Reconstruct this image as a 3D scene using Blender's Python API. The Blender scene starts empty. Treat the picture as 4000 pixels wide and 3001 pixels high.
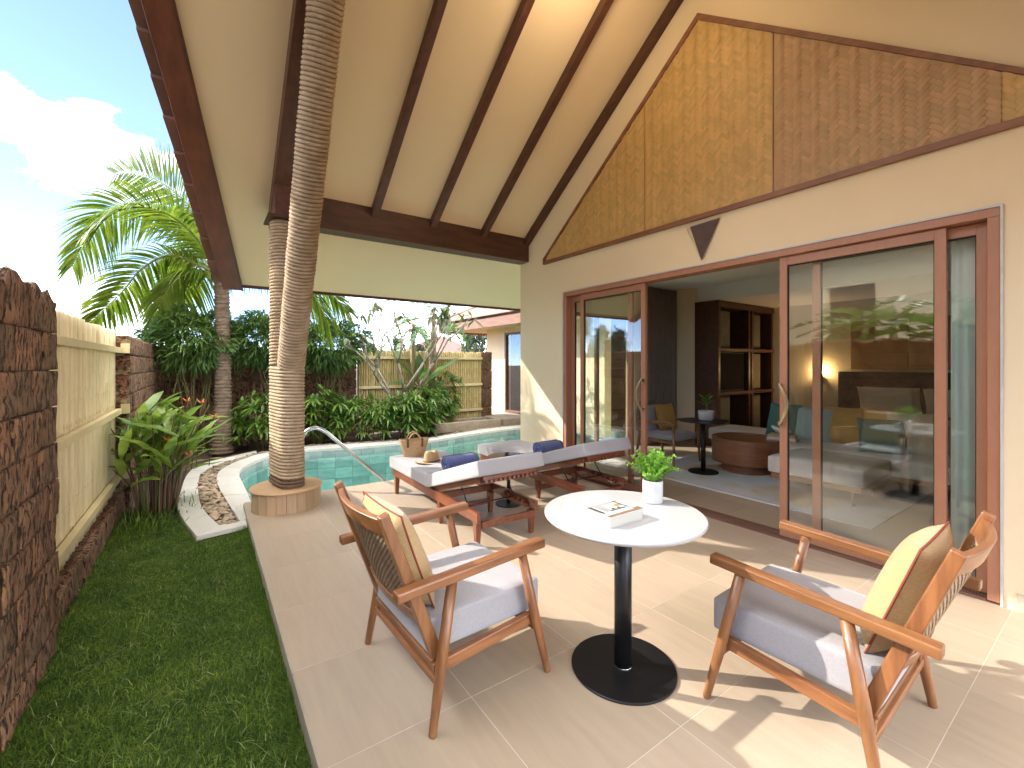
import bpy, bmesh, math, random
import numpy as np
from mathutils import Vector, Matrix, Euler
from mathutils.geometry import tessellate_polygon
R = math.radians
SC = bpy.context.scene
COL = SC.collection
rnd = random.Random(7)
npr = np.random.default_rng(7)

# ------------------------------------------------------------------ camera, sky, sun, exposure
cd = bpy.data.cameras.new('camera'); cam = bpy.data.objects.new('camera', cd); COL.objects.link(cam)
cd.sensor_width = 36.0; cd.lens = 36.0*955/2212; cd.shift_y = -43/2212; cd.clip_start = .05; cd.clip_end = 2000
cam.location = (0, 0, 1.452); cam.rotation_euler = (R(90), 0, -R(34.891)); SC.camera = cam
SUN = Vector((-1.15, 1.15, 1.0)).normalized()           # direction to the sun
SUN_EL = math.asin(SUN.z); SUN_ROT = math.atan2(SUN.x, SUN.y)
w = bpy.data.worlds.new('World'); SC.world = w; w.use_nodes = True
nt = w.node_tree; nt.nodes.clear()
sky = nt.nodes.new('ShaderNodeTexSky'); sky.sky_type = 'NISHITA'; sky.sun_disc = False
sky.sun_elevation = SUN_EL; sky.sun_rotation = SUN_ROT; sky.air_density = .38; sky.dust_density = 0.; sky.ozone_density = 1.0
tc = nt.nodes.new('ShaderNodeTexCoord'); mp = nt.nodes.new('ShaderNodeMapping'); mp.inputs['Scale'].default_value = (1.0, 1.0, 2.0); mp.inputs['Location'].default_value = (27.4, 42.2, 15.4)
nz = nt.nodes.new('ShaderNodeTexNoise'); nz.inputs['Scale'].default_value = 1.5; nz.inputs['Detail'].default_value = 8; nz.inputs['Roughness'].default_value = .56
nz.inputs['Distortion'].default_value = .35
cr = nt.nodes.new('ShaderNodeValToRGB'); cr.color_ramp.elements[0].position = .47; cr.color_ramp.elements[1].position = .72
cr.color_ramp.elements[0].color = (.004, .004, .004, 1); cr.color_ramp.elements[1].color = (.95, .95, .95, 1)
mx = nt.nodes.new('ShaderNodeMix'); mx.data_type = 'RGBA'
mx.inputs['B'].default_value = (38, 37.7, 37.1, 1)
bg = nt.nodes.new('ShaderNodeBackground'); bg.inputs['Strength'].default_value = .15
out = nt.nodes.new('ShaderNodeOutputWorld')
L = nt.links.new
L(tc.outputs['Generated'], mp.inputs['Vector']); L(mp.outputs['Vector'], nz.inputs['Vector']); L(nz.outputs['Fac'], cr.inputs['Fac'])
L(cr.outputs['Color'], mx.inputs['Factor']); L(sky.outputs['Color'], mx.inputs['A']); L(mx.outputs['Result'], bg.inputs['Color']); L(bg.outputs['Background'], out.inputs['Surface'])
sl = bpy.data.lights.new('sun', 'SUN'); sl.energy = 2.0; sl.angle = R(.55); sl.color = (1, .94, .85)
so = bpy.data.objects.new('sun', sl); COL.objects.link(so); so.rotation_euler = (-SUN).to_track_quat('-Z', 'Y').to_euler(); so.location = SUN*50
SC.view_settings.view_transform = 'Standard'; SC.view_settings.look = 'None'; SC.view_settings.gamma = 1
SC.view_settings.use_curve_mapping = False; SC.view_settings.exposure = 2.0
SC.render.engine = 'CYCLES'
cy = SC.cycles; cy.use_denoising = True; cy.max_bounces = 14; cy.diffuse_bounces = 6; cy.glossy_bounces = 4; cy.transparent_max_bounces = 24
cy.transmission_bounces = 6; cy.caustics_reflective = False; cy.caustics_refractive = False; cy.sample_clamp_indirect = 8

# ------------------------------------------------------------------ helpers: materials
MATS = {}
def mat(name, c, c2=None, rough=.6, scale=6., stretch=(1, 1, 1), mix=(.35, .65), bump=0., bscale=None, bstretch=None, spec=.5, rand=0., metal=0.,
        trans=0., island=0., coat=0., sheen=0., detail=5., voro=0., vscale=20., pits=None, grime=None):
    """procedural principled material: two colours mixed by stretched noise, fine bump, optional per-object / per-island value change"""
    m = bpy.data.materials.new(name); m.use_nodes = True; t = m.node_tree; N = t.nodes; l = t.links.new
    b = N['Principled BSDF']; b.inputs['Roughness'].default_value = rough; b.inputs['Metallic'].default_value = metal
    b.inputs['Specular IOR Level'].default_value = spec; b.inputs['Coat Weight'].default_value = coat
    if sheen: b.inputs['Sheen Weight'].default_value = sheen
    co = N.new('ShaderNodeTexCoord'); oi = N.new('ShaderNodeObjectInfo')
    add = N.new('ShaderNodeVectorMath'); add.operation = 'MULTIPLY_ADD'
    comb = N.new('ShaderNodeCombineXYZ'); l(oi.outputs['Random'], comb.inputs[0]); l(oi.outputs['Random'], comb.inputs[1]); l(oi.outputs['Random'], comb.inputs[2])
    add.inputs[1].default_value = (17, 31, 23); l(comb.outputs[0], add.inputs[0]); l(co.outputs['Object'], add.inputs[2])
    mp = N.new('ShaderNodeMapping'); mp.inputs['Scale'].default_value = stretch; l(add.outputs[0], mp.inputs['Vector'])
    c2 = c2 or tuple(v*.8 for v in c)
    nz = N.new('ShaderNodeTexNoise'); nz.inputs['Scale'].default_value = scale; nz.inputs['Detail'].default_value = detail; nz.inputs['Roughness'].default_value = .6
    l(mp.outputs[0], nz.inputs['Vector'])
    rp = N.new('ShaderNodeValToRGB'); rp.color_ramp.elements[0].position = mix[0]; rp.color_ramp.elements[1].position = mix[1]
    rp.color_ramp.elements[0].color = (*c2, 1); rp.color_ramp.elements[1].color = (*c, 1); l(nz.outputs['Fac'], rp.inputs['Fac'])
    colr = rp.outputs['Color']
    hgt = None
    if bump:
        bz = N.new('ShaderNodeTexNoise'); bz.inputs['Scale'].default_value = bscale or scale*4; bz.inputs['Detail'].default_value = 6
        mb = N.new('ShaderNodeMapping'); mb.inputs['Scale'].default_value = bstretch or stretch; l(add.outputs[0], mb.inputs['Vector']); l(mb.outputs[0], bz.inputs['Vector'])
        hgt = bz.outputs['Fac']
    if pits:                                            # pits: (scale, stretch, shade colour) pore shade put into the colour, plus bump
        vz = N.new('ShaderNodeTexNoise'); vz.inputs['Scale'].default_value = pits[0]; vz.inputs['Detail'].default_value = 3; vz.inputs['Roughness'].default_value = .55
        mv = N.new('ShaderNodeMapping'); mv.inputs['Scale'].default_value = pits[1]; l(add.outputs[0], mv.inputs['Vector']); l(mv.outputs[0], vz.inputs['Vector'])
        vr = N.new('ShaderNodeValToRGB'); vr.color_ramp.elements[0].position = .36; vr.color_ramp.elements[1].position = .47; l(vz.outputs['Fac'], vr.inputs['Fac'])
        mm = N.new('ShaderNodeMix'); mm.data_type = 'RGBA'; mm.inputs['A'].default_value = (*pits[2], 1); l(vr.outputs['Color'], mm.inputs['Factor']); l(colr, mm.inputs['B']); colr = mm.outputs['Result']
        ma = N.new('ShaderNodeMath'); ma.operation = 'MULTIPLY_ADD'; ma.inputs[1].default_value = 2.2; l(vr.outputs['Color'], ma.inputs[0])
        if hgt: l(hgt, ma.inputs[2])
        else: ma.inputs[2].default_value = 0
        hgt = ma.outputs[0]
    if grime:                                           # (colour, scale, low, high, amount): weather stains with their own shape
        gz = N.new('ShaderNodeTexNoise'); gz.inputs['Scale'].default_value = grime[1]; gz.inputs['Detail'].default_value = 6; l(co.outputs['Object'], gz.inputs['Vector'])
        gr = N.new('ShaderNodeValToRGB'); gr.color_ramp.elements[0].position = grime[2]; gr.color_ramp.elements[1].position = grime[3]
        gr.color_ramp.elements[1].color = (grime[4],)*3+(1,); l(gz.outputs['Fac'], gr.inputs['Fac'])
        mg = N.new('ShaderNodeMix'); mg.data_type = 'RGBA'; mg.inputs['B'].default_value = (*grime[0], 1); l(gr.outputs['Color'], mg.inputs['Factor']); l(colr, mg.inputs['A']); colr = mg.outputs['Result']
    if rand or island:
        hs = N.new('ShaderNodeHueSaturation'); l(colr, hs.inputs['Color'])
        mr = N.new('ShaderNodeMapRange'); a = rand or island; mr.inputs['To Min'].default_value = 1-a; mr.inputs['To Max'].default_value = 1+a
        if island:
            gi = N.new('ShaderNodeNewGeometry'); l(gi.outputs['Random Per Island'], mr.inputs['Value'])
        else: l(oi.outputs['Random'], mr.inputs['Value'])
        l(mr.outputs[0], hs.inputs['Value']); colr = hs.outputs['Color']
        mh = N.new('ShaderNodeMapRange'); mh.inputs['To Min'].default_value = .5+a*.05; mh.inputs['To Max'].default_value = .5-a*.05
        l(mr.inputs['Value'].links[0].from_socket, mh.inputs['Value']); l(mh.outputs[0], hs.inputs['Hue'])
    l(colr, b.inputs['Base Color'])
    if hgt:
        bp = N.new('ShaderNodeBump'); bp.inputs['Strength'].default_value = min(1, bump or .6); bp.inputs['Distance'].default_value = .02 if not pits else .045
        l(hgt, bp.inputs['Height']); l(bp.outputs[0], b.inputs['Normal'])
    if trans:
        tr = N.new('ShaderNodeBsdfTranslucent'); l(colr, tr.inputs['Color']); ms = N.new('ShaderNodeMixShader'); ms.inputs[0].default_value = trans
        l(b.outputs[0], ms.inputs[1]); l(tr.outputs[0], ms.inputs[2]); l(ms.outputs[0], N['Material Output'].inputs['Surface'])
    MATS[name] = m
    return m
def glass(name, tint, ior=1.5, rough=0., gain=1., base=0., bump=0., bscale=4.):
    """thin sheet: clear (tinted) transmission plus a mirror reflection that follows Fresnel"""
    m = bpy.data.materials.new(name); m.use_nodes = True; t = m.node_tree; N = t.nodes; l = t.links.new
    N.remove(N['Principled BSDF'])
    tr = N.new('ShaderNodeBsdfTransparent'); tr.inputs[0].default_value = (*tint, 1)
    gl = N.new('ShaderNodeBsdfGlossy'); gl.inputs['Roughness'].default_value = rough
    f0 = ((ior-1)/(ior+1))**2; ge = N.new('ShaderNodeNewGeometry'); dt = N.new('ShaderNodeVectorMath'); dt.operation = 'DOT_PRODUCT'
    l(ge.outputs['Incoming'], dt.inputs[0]); l(ge.outputs['Normal'], dt.inputs[1])
    def mth(op, a, v): q = N.new('ShaderNodeMath'); q.operation = op; l(a, q.inputs[0]); q.inputs[1].default_value = v; return q.outputs[0]
    ab = mth('ABSOLUTE', dt.outputs['Value'], 0); iv = N.new('ShaderNodeMath'); iv.operation = 'SUBTRACT'; iv.inputs[0].default_value = 1; l(ab, iv.inputs[1]); pw = mth('POWER', iv.outputs[0], 5.)
    ma = N.new('ShaderNodeMath'); ma.operation = 'MULTIPLY_ADD'; ma.inputs[1].default_value = gain*(1-f0); ma.inputs[2].default_value = base+gain*f0; ma.use_clamp = True
    l(pw, ma.inputs[0]); ms = N.new('ShaderNodeMixShader'); l(ma.outputs[0], ms.inputs[0]); l(tr.outputs[0], ms.inputs[1]); l(gl.outputs[0], ms.inputs[2])
    if bump:
        co = N.new('ShaderNodeTexCoord'); nz = N.new('ShaderNodeTexNoise'); nz.inputs['Scale'].default_value = bscale; nz.inputs['Detail'].default_value = 2
        bp = N.new('ShaderNodeBump'); bp.inputs['Strength'].default_value = bump; bp.inputs['Distance'].default_value = .05
        l(co.outputs['Object'], nz.inputs['Vector']); l(nz.outputs['Fac'], bp.inputs['Height']); l(bp.outputs[0], gl.inputs['Normal'])
    l(ms.outputs[0], N['Material Output'].inputs['Surface']); MATS[name] = m
    return m
def emit(name, c, s):
    m = bpy.data.materials.new(name); m.use_nodes = True; b = m.node_tree.nodes['Principled BSDF']
    b.inputs['Base Color'].default_value = (*c, 1); b.inputs['Emission Color'].default_value = (*c, 1); b.inputs['Emission Strength'].default_value = s
    MATS[name] = m; return m
M = MATS
# building
mat('plaster', (.81, .665, .45), (.785, .64, .43), rough=.85, scale=1.2, bump=.05, bscale=60)
mat('ceiling', (.87, .695, .45), (.85, .675, .435), rough=.85, scale=1., bump=.03, bscale=70)
mat('plaster_white', (.85, .84, .81), (.83, .82, .79), rough=.85, scale=1.)
mat('plaster_inside', (.80, .70, .51), (.77, .67, .485), rough=.85, scale=1.)
mat('tile', (.475, .375, .27), (.405, .315, .225), rough=.42, scale=2.4, stretch=(9, 1, 1), mix=(.25, .8), bump=.04, bscale=14, bstretch=(9, 1, 1), rand=.06, detail=9)
mat('grout', (.74, .67, .57), rough=.9)
mat('tile_edge', (.50, .43, .33), rough=.7)
mat('dark_wood', (.105, .038, .020), (.055, .020, .012), rough=.45, scale=2.2, stretch=(1, 7, 7), bump=.1, bscale=10, rand=.12)
mat('dark_wood_y', (.115, .040, .020), (.060, .022, .012), rough=.45, scale=2.2, stretch=(7, 1, 7), bump=.1, bscale=10, rand=.12)
mat('barge_wood', (.17, .055, .028), (.10, .034, .018), rough=.42, scale=1.6, stretch=(7, 1, 4), bump=.1, bscale=10, rand=.1)
mat('trim_wood', (.26, .115, .055), (.17, .07, .035), rough=.5, scale=3, stretch=(6, 1, 6), rand=.1)
mat('frame', (.40, .185, .105), (.37, .165, .092), rough=.42, scale=8, stretch=(4, 4, 1), spec=.4)
mat('track', (.20, .10, .065), rough=.4)
mat('weave', (.60, .385, .140), (.54, .34, .12), rough=.55, scale=3.2, stretch=(1, 1.8, .6), island=.13)
mat('weave_brown', (.48, .295, .14), (.44, .265, .125), rough=.55, scale=3, island=.13)
mat('roof_tile', (.22, .10, .07), (.155, .07, .052), rough=.7, scale=5, rand=.15, bump=.1)
mat('roof_tile_pale', (.30, .19, .14), (.23, .145, .105), rough=.7, scale=5, rand=.1)
mat('metal_gold', (.62, .47, .28), rough=.28, metal=1.)
mat('steel', (.62, .60, .58), rough=.16, metal=1.)
mat('black', (.008, .008, .009), rough=.5, spec=.4)
mat('black_satin', (.010, .010, .011), rough=.36, spec=.4)
mat('screen', (.004, .005, .007), rough=.12)
mat('tv_screen', (.005, .006, .008), rough=.8, spec=.1)
mat('gap', (.02, .02, .02), rough=.9)
glass('pane', (.97, .985, .975), ior=1.5, gain=1.5, base=.02)
glass('tabletop_glass', (.35, .30, .26), ior=1.6, gain=1.3, base=.10)
# garden
mat('laterite', (.34, .175, .092), (.20, .10, .054), rough=.95, scale=5, stretch=(1, 1, .55), bump=1., bscale=34, bstretch=(1, 1, .30), rand=.07, pits=(46., (1, 1, .34), (.050, .026, .016)), grime=((.11, .09, .05), 1.7, .50, .72, .6))
mat('laterite_front', (.23, .10, .052), (.12, .052, .028), rough=.95, scale=6, bump=.9, bscale=40, rand=.14, pits=(34., (1, 1, 1), (.035, .016, .010)), grime=((.40, .33, .17), 5.5, .47, .56, .8))
mat('bamboo', (.78, .67, .41), (.68, .56, .31), rough=.5, scale=5, stretch=(4, 4, .7), rand=.10, grime=((.22, .15, .07), 9, .60, .72, .6))
mat('bamboo_rail', (.70, .58, .32), (.65, .53, .28), rough=.55, scale=6, rand=.06)
mat('bamboo_back', (.56, .44, .20), (.45, .345, .14), rough=.5, scale=5, stretch=(4, 4, .7), rand=.14)
mat('grass', (.15, .245, .032), (.075, .15, .02), rough=.6, spec=.3, scale=3.3, trans=.35, island=.60)
mat('grass_dry', (.30, .33, .12), (.20, .25, .07), rough=.7, scale=3, trans=.3, island=.4)
mat('soil', (.10, .062, .040), (.06, .036, .024), rough=.95, scale=14, bump=.8, bscale=40)
mat('lawn_soil', (.05, .085, .018), (.035, .06, .014), rough=.95, scale=20, bump=.6, bscale=60)
mat('marble', (.72, .675, .60), (.60, .56, .50), rough=.4, scale=2.4, stretch=(1.6, .7, 1), mix=(.2, .6), rand=.05, bump=.02, bscale=30)
mat('pebble', (.47, .345, .225), (.36, .265, .175), rough=.5, scale=9, rand=.38)
mat('pool_tile', (.46, .49, .47), (.30, .35, .34), rough=.25, scale=4, stretch=(1, 1, 2.4), rand=.18, mix=(.3, .75))
mat('pool_floor', (.66, .86, .80), (.46, .70, .65), rough=.4, scale=2.2, rand=.14)
mat('pool_joint', (.20, .36, .34), rough=.6)
mat('pool_wall_tile', (.42, .62, .57), (.24, .44, .41), rough=.3, scale=3, stretch=(1, 1, 2), rand=.22)
mat('bronze_glass', (.035, .025, .016), rough=.08, spec=.3)
glass('water', (.86, .98, .965), ior=1.33, gain=.75, base=.0, bump=.22, bscale=3.2)
mat('stone', (.42, .34, .25), (.31, .25, .18), rough=.9, scale=5, bump=.5, bscale=30)
mat('rope', (.53, .395, .255), (.39, .28, .175), rough=.9, scale=9, bump=.5, bscale=220, spec=.2)
mat('rope_wet', (.19, .115, .075), (.12, .07, .045), rough=.85, scale=9, bump=.5, bscale=220)
mat('base_wood', (.46, .315, .185), (.38, .25, .145), rough=.5, scale=3, stretch=(6, 6, 1), rand=.12)
mat('base_top', (.56, .36, .19), (.50, .31, .16), rough=.4, scale=4, stretch=(1, 4, 1))
mat('bark', (.235, .165, .105), (.095, .065, .042), rough=.95, scale=7, stretch=(1, 1, 5), bump=.7, bscale=26)
mat('bark_grey', (.34, .29, .23), (.20, .165, .12), rough=.9, scale=9, bump=.5, bscale=40)
mat('bark_fibre', (.10, .07, .045), (.055, .036, .022), rough=.95, scale=12, bump=.6)
mat('banana_stem', (.24, .23, .08), (.22, .135, .06), rough=.6, scale=4, stretch=(1, 1, .4))
mat('stem_green', (.12, .16, .04), (.16, .11, .05), rough=.6, scale=6)
mat('stem_red', (.12, .05, .03), (.07, .035, .02), rough=.6, scale=6)
mat('palm_leaf', (.19, .27, .025), (.095, .165, .015), rough=.42, scale=3, trans=.48, island=.28)
mat('rachis', (.22, .25, .07), (.17, .19, .06), rough=.5)
mat('bamboo_leaf', (.14, .235, .05), (.065, .14, .03), rough=.45, scale=2, trans=.3, island=.40)
mat('lady_leaf', (.16, .265, .04), (.07, .155, .024), rough=.38, scale=2, trans=.3, island=.38)
mat('heli_leaf', (.30, .41, .075), (.16, .28, .04), rough=.36, scale=3, trans=.45, rand=.30)
mat('banana_leaf', (.12, .235, .045), (.075, .17, .035), rough=.36, scale=3, stretch=(1, 8, 1), trans=.4, rand=.2)
mat('frangi_leaf', (.13, .17, .045), (.09, .13, .035), rough=.42, scale=3, trans=.3, island=.3)
mat('far_leaf', (.075, .105, .050), (.05, .08, .035), rough=.6, scale=2, trans=.2, island=.35)
mat('litter', (.16, .085, .045), (.10, .055, .03), rough=.9, scale=6, island=.5)
mat('flower', (.55, .07, .03), (.62, .20, .04), rough=.4, scale=9)
mat('fern', (.20, .42, .045), (.14, .33, .035), rough=.4, scale=8, trans=.35, island=.15)
# furniture
mat('teak', (.295, .122, .042), (.165, .062, .022), rough=.38, scale=3.2, stretch=(1, 9, 9), bump=.05, bscale=16, rand=.06, coat=.15, detail=8)
mat('teak_y', (.295, .122, .042), (.165, .062, .022), rough=.38, scale=3.2, stretch=(9, 1, 9), bump=.05, bscale=16, rand=.06, coat=.15, detail=8)
mat('teak_z', (.295, .122, .042), (.165, .062, .022), rough=.38, scale=3.2, stretch=(9, 9, 1), bump=.05, bscale=16, rand=.06, coat=.15, detail=8)
mat('red_teak', (.24, .072, .027), (.135, .038, .016), rough=.36, scale=3.2, stretch=(9, 1, 9), bump=.04, bscale=16, rand=.10, coat=.2, detail=8)
mat('cane', (.40, .275, .165), (.26, .17, .10), rough=.6, scale=60, island=.2)
mat('grey_fabric', (.36, .345, .355), (.32, .305, .315), rough=.95, scale=140, bump=.18, bscale=420, sheen=.25, spec=.2)
mat('light_fabric', (.42, .40, .405), (.385, .37, .375), rough=.95, scale=150, bump=.15, bscale=420, sheen=.25, spec=.2)
mat('yellow_fabric', (.54, .365, .170), (.42, .27, .115), rough=.95, scale=70, stretch=(1, 1, 5), bump=.3, bscale=260, sheen=.3, spec=.2)
mat('piping', (.27, .055, .028), rough=.8)
mat('towel', (.10, .14, .42), (.065, .095, .33), rough=.98, scale=120, bump=1., bscale=170, sheen=.6, spec=.1)
mat('straw', (.62, .43, .22), (.47, .31, .15), rough=.8, scale=60, stretch=(1, 1, 3), bump=.5, bscale=200, island=.12)
mat('leather', (.13, .04, .022), rough=.5)
mat('white_top', (.46, .455, .45), (.405, .40, .395), rough=.28, scale=3.2, stretch=(1, 3, 1), mix=(.15, .5))
mat('ceramic', (.60, .595, .585), rough=.32)
mat('paper', (.58, .55, .47), (.50, .47, .39), rough=.8, scale=4, stretch=(1, 1, 220))
mat('cover_white', (.60, .59, .575), rough=.35)
# inside
mat('walnut', (.095, .038, .019), (.055, .022, .012), rough=.42, scale=3, stretch=(1, 6, 6), rand=.1)
mat('oak_drum', (.26, .105, .045), (.18, .07, .03), rough=.42, scale=3, stretch=(1, 1, 14))
mat('oak_chair', (.30, .16, .06), (.22, .11, .045), rough=.45, scale=4)
mat('panel_back', (.17, .165, .115), rough=.7)
mat('curtain', (.24, .20, .165), (.20, .165, .135), rough=.95, scale=30, stretch=(1, 1, .2))
mat('sheer', (.84, .96, .94), (.76, .92, .90), rough=.9, scale=20, stretch=(1, 1, .1), trans=.35)
mat('sofa', (.58, .54, .49), (.50, .465, .42), rough=.95, scale=90, bump=.15, bscale=300)
mat('rug', (.64, .62, .62), (.54, .59, .63), rough=.98, scale=1.5, stretch=(2.2, .5, 1), bump=.3, bscale=300, grime=((.58, .42, .16), 1.6, .50, .60, .75))
mat('teal_fabric', (.055, .155, .13), rough=.95, scale=90, bump=.15, bscale=300)
mat('mint_fabric', (.30, .40, .38), rough=.95, scale=90, bump=.15, bscale=300)
mat('beige_fabric', (.56, .47, .35), rough=.95, scale=90, bump=.15, bscale=300)
mat('mustard_fabric', (.45, .27, .075), rough=.95, scale=90, bump=.15, bscale=300)
mat('linen', (.72, .69, .65), rough=.95, scale=60)
mat('headboard', (.085, .065, .05), rough=.8, scale=40)
mat('art_orange', (.45, .22, .07), (.52, .34, .17), rough=.7, scale=1.2)
mat('woven_grey', (.30, .28, .22), (.16, .15, .11), rough=.8, scale=30, island=.4)
emit('lamp_glow', (1, .66, .30), 9.)
emit('globe_glow', (1, .78, .50), 3.)

# ------------------------------------------------------------------ helpers: geometry and scene objects
def lin(o, par=None):
    COL.objects.link(o)
    if par is not None: o.parent = par
    return o
def wl(o):                                              # world location of an unrotated chain
    v = Vector((0, 0, 0))
    while o is not None: v = v + o.location; o = o.parent
    return v
def thing(name, label, cat, loc=(0, 0, 0), rz=0., group=None):
    o = bpy.data.objects.new(name, None); COL.objects.link(o); o.location = loc; o.rotation_euler = (0, 0, rz)
    o.empty_display_size = .1
    o['label'] = label; o['category'] = cat
    if group: o['group'] = group
    return o
def tag(o, label, cat, group=None):
    o['label'] = label; o['category'] = cat
    if group: o['group'] = group
    return o
def struct(o): o['kind'] = 'structure'; return o
def stuff(o): o['kind'] = 'stuff'; return o
def copy_tree(o, par=None):
    c = o.copy(); COL.objects.link(c)
    if par is not None: c.parent = par
    for ch in o.children: copy_tree(ch, c)
    return c
class MB:
    def __init__(s): s.v = []; s.f = []
    def add(s, v, f, T=None):
        k = len(s.v)
        s.v += [tuple(T @ Vector(p)) for p in v] if T is not None else [tuple(p) for p in v]
        s.f += [tuple(i+k for i in q) for q in f]; return s
    def bx(s, x0, x1, y0, y1, z0, z1, T=None):
        v = [(x, y, z) for z in (z0, z1) for y in (y0, y1) for x in (x0, x1)]
        return s.add(v, [(0, 2, 3, 1), (4, 5, 7, 6), (0, 1, 5, 4), (2, 6, 7, 3), (0, 4, 6, 2), (1, 3, 7, 5)], T)
    def hexa(s, v): return s.add(v, [(0, 2, 3, 1), (4, 5, 7, 6), (0, 1, 5, 4), (2, 6, 7, 3), (0, 4, 6, 2), (1, 3, 7, 5)])
    def bar(s, p, q, wd, ht, side=None, wd2=None, ht2=None):
        p = Vector(p); q = Vector(q); d = (q-p).normalized()
        sd = Vector(side) if side else d.cross(Vector((0, 0, 1)))
        if sd.length < 1e-4: sd = Vector((1, 0, 0))
        sd = (sd-d*sd.dot(d)).normalized(); up = sd.cross(d).normalized()
        v = []
        for c, a, b in ((p, wd, ht), (q, wd2 or wd, ht2 or ht)):
            v += [c-sd*a/2-up*b/2, c+sd*a/2-up*b/2, c-sd*a/2+up*b/2, c+sd*a/2+up*b/2]
        return s.hexa(v)
    def prism(s, poly, ax, a0, a1):                     # polygon in the two other axes, extruded along ax
        n = len(poly); v = []
        for a in (a0, a1):
            for (p, q) in poly: v.append({'x': (a, p, q), 'y': (p, a, q), 'z': (p, q, a)}[ax])
        return s.add(v, [tuple(range(n))[::-1], tuple(range(n, 2*n))]+[(i, (i+1) % n, n+(i+1) % n, n+i) for i in range(n)])
    def tube(s, pts, r, n=8, cap=True, closed=False):
        pts = [Vector(p) for p in pts]; m = len(pts); r = [r]*m if not hasattr(r, '__len__') else r
        k = len(s.v); ref = None
        for i, p in enumerate(pts):
            a = pts[(i-1) % m] if (closed or i) else p; b = pts[(i+1) % m] if (closed or i < m-1) else p
            d = (b-a).normalized()
            if ref is None:
                ref = d.cross(Vector((0, 0, 1)))
                if ref.length < .05: ref = d.cross(Vector((1, 0, 0)))
            ref = (ref-d*ref.dot(d)).normalized(); bi = d.cross(ref)
            for j in range(n):
                t = 2*math.pi*j/n; s.v.append(tuple(p+(ref*math.cos(t)+bi*math.sin(t))*r[i]))
        for i in range(m if closed else m-1):
            for j in range(n):
                a = k+i*n+j; b = k+i*n+(j+1) % n; c = k+((i+1) % m)*n+(j+1) % n; d = k+((i+1) % m)*n+j
                s.f.append((a, b, c, d))
        if cap and not closed: s.f.append(tuple(k+j for j in range(n))[::-1]); s.f.append(tuple(k+(m-1)*n+j for j in range(n)))
        return s
    def lathe(s, prof, c=(0, 0, 0), n=32, sx=1., sy=1., cap=True):
        k = len(s.v); m = len(prof)
        for (r, z) in prof:
            for j in range(n):
                t = 2*math.pi*j/n; s.v.append((c[0]+r*sx*math.cos(t), c[1]+r*sy*math.sin(t), c[2]+z))
        for i in range(m-1):
            for j in range(n): s.f.append((k+i*n+j, k+i*n+(j+1) % n, k+(i+1)*n+(j+1) % n, k+(i+1)*n+j))
        if cap: s.f.append(tuple(k+j for j in range(n))[::-1]); s.f.append(tuple(k+(m-1)*n+j for j in range(n)))
        return s
    def cushion(s, hx, hy, hz, r=.03, puff=.0, n=10, T=None):
        idx = {}; v = []; f = []
        def vid(p):
            key = tuple(round(c, 5) for c in p)
            if key not in idx:
                h = (hx, hy, hz); q = [p[i]*h[i] for i in range(3)]; inn = [max(-h[i]+r, min(h[i]-r, q[i])) for i in range(3)]
                d = Vector([q[i]-inn[i] for i in range(3)])
                if d.length > 1e-9: d = d.normalized()*r
                o = Vector(inn)+d
                if puff: o.z += (1 if o.z > 0 else -.4)*puff*(1-(o.x/hx)**4)*(1-(o.y/hy)**4)*abs(o.z)/hz
                idx[key] = len(v); v.append(tuple(o))
            return idx[key]
        g = sorted(set([-1, 1]+[-1+2*i/n for i in range(n+1)]+[-1+.02, 1-.02]))
        g = [x for x in g]
        for ax in range(3):
            for sgn in (-1, 1):
                for i in range(len(g)-1):
                    for j in range(len(g)-1):
                        q = []
                        for (a, b) in ((g[i], g[j]), (g[i+1], g[j]), (g[i+1], g[j+1]), (g[i], g[j+1])):
                            p = [0, 0, 0]; p[ax] = sgn; p[(ax+1) % 3] = a; p[(ax+2) % 3] = b; q.append(vid(p))
                        f.append(tuple(q if sgn > 0 else q[::-1]))
        return s.add(v, f, T)
    def build(s, name, m, par=None, smooth=False, bevel=0., world=True, seg=2):
        me = bpy.data.meshes.new(name)
        off = wl(par) if (par is not None and world) else Vector((0, 0, 0))
        vs = [(p[0]-off.x, p[1]-off.y, p[2]-off.z) for p in s.v] if off.length else s.v
        me.from_pydata(vs, [], s.f); me.update()
        if smooth: me.polygons.foreach_set('use_smooth', [True]*len(me.polygons))
        me.materials.append(M[m] if isinstance(m, str) else m)
        o = bpy.data.objects.new(name, me); lin(o, par)
        if bevel:
            b = o.modifiers.new('bevel', 'BEVEL'); b.width = bevel; b.segments = seg; b.limit_method = 'ANGLE'; b.angle_limit = R(35); b.harden_normals = False
        return o
def nmesh(name, V, F, m, par=None, smooth=False, world=True):   # numpy quads or triangles
    me = bpy.data.meshes.new(name); off = np.array(wl(par)) if (par is not None and world) else np.zeros(3)
    V = np.asarray(V, dtype=np.float64)-off; F = np.asarray(F, dtype=np.int32); k = F.shape[1]
    me.vertices.add(len(V)); me.vertices.foreach_set('co', V.astype(np.float32).ravel())
    me.loops.add(F.size); me.loops.foreach_set('vertex_index', F.ravel())
    me.polygons.add(len(F)); me.polygons.foreach_set('loop_start', np.arange(0, F.size, k, dtype=np.int32)); me.polygons.foreach_set('loop_total', np.full(len(F), k, dtype=np.int32))
    if smooth: me.polygons.foreach_set('use_smooth', np.ones(len(F), dtype=bool))
    me.update(calc_edges=True); me.materials.append(M[m]); o = bpy.data.objects.new(name, me); lin(o, par); return o
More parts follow.
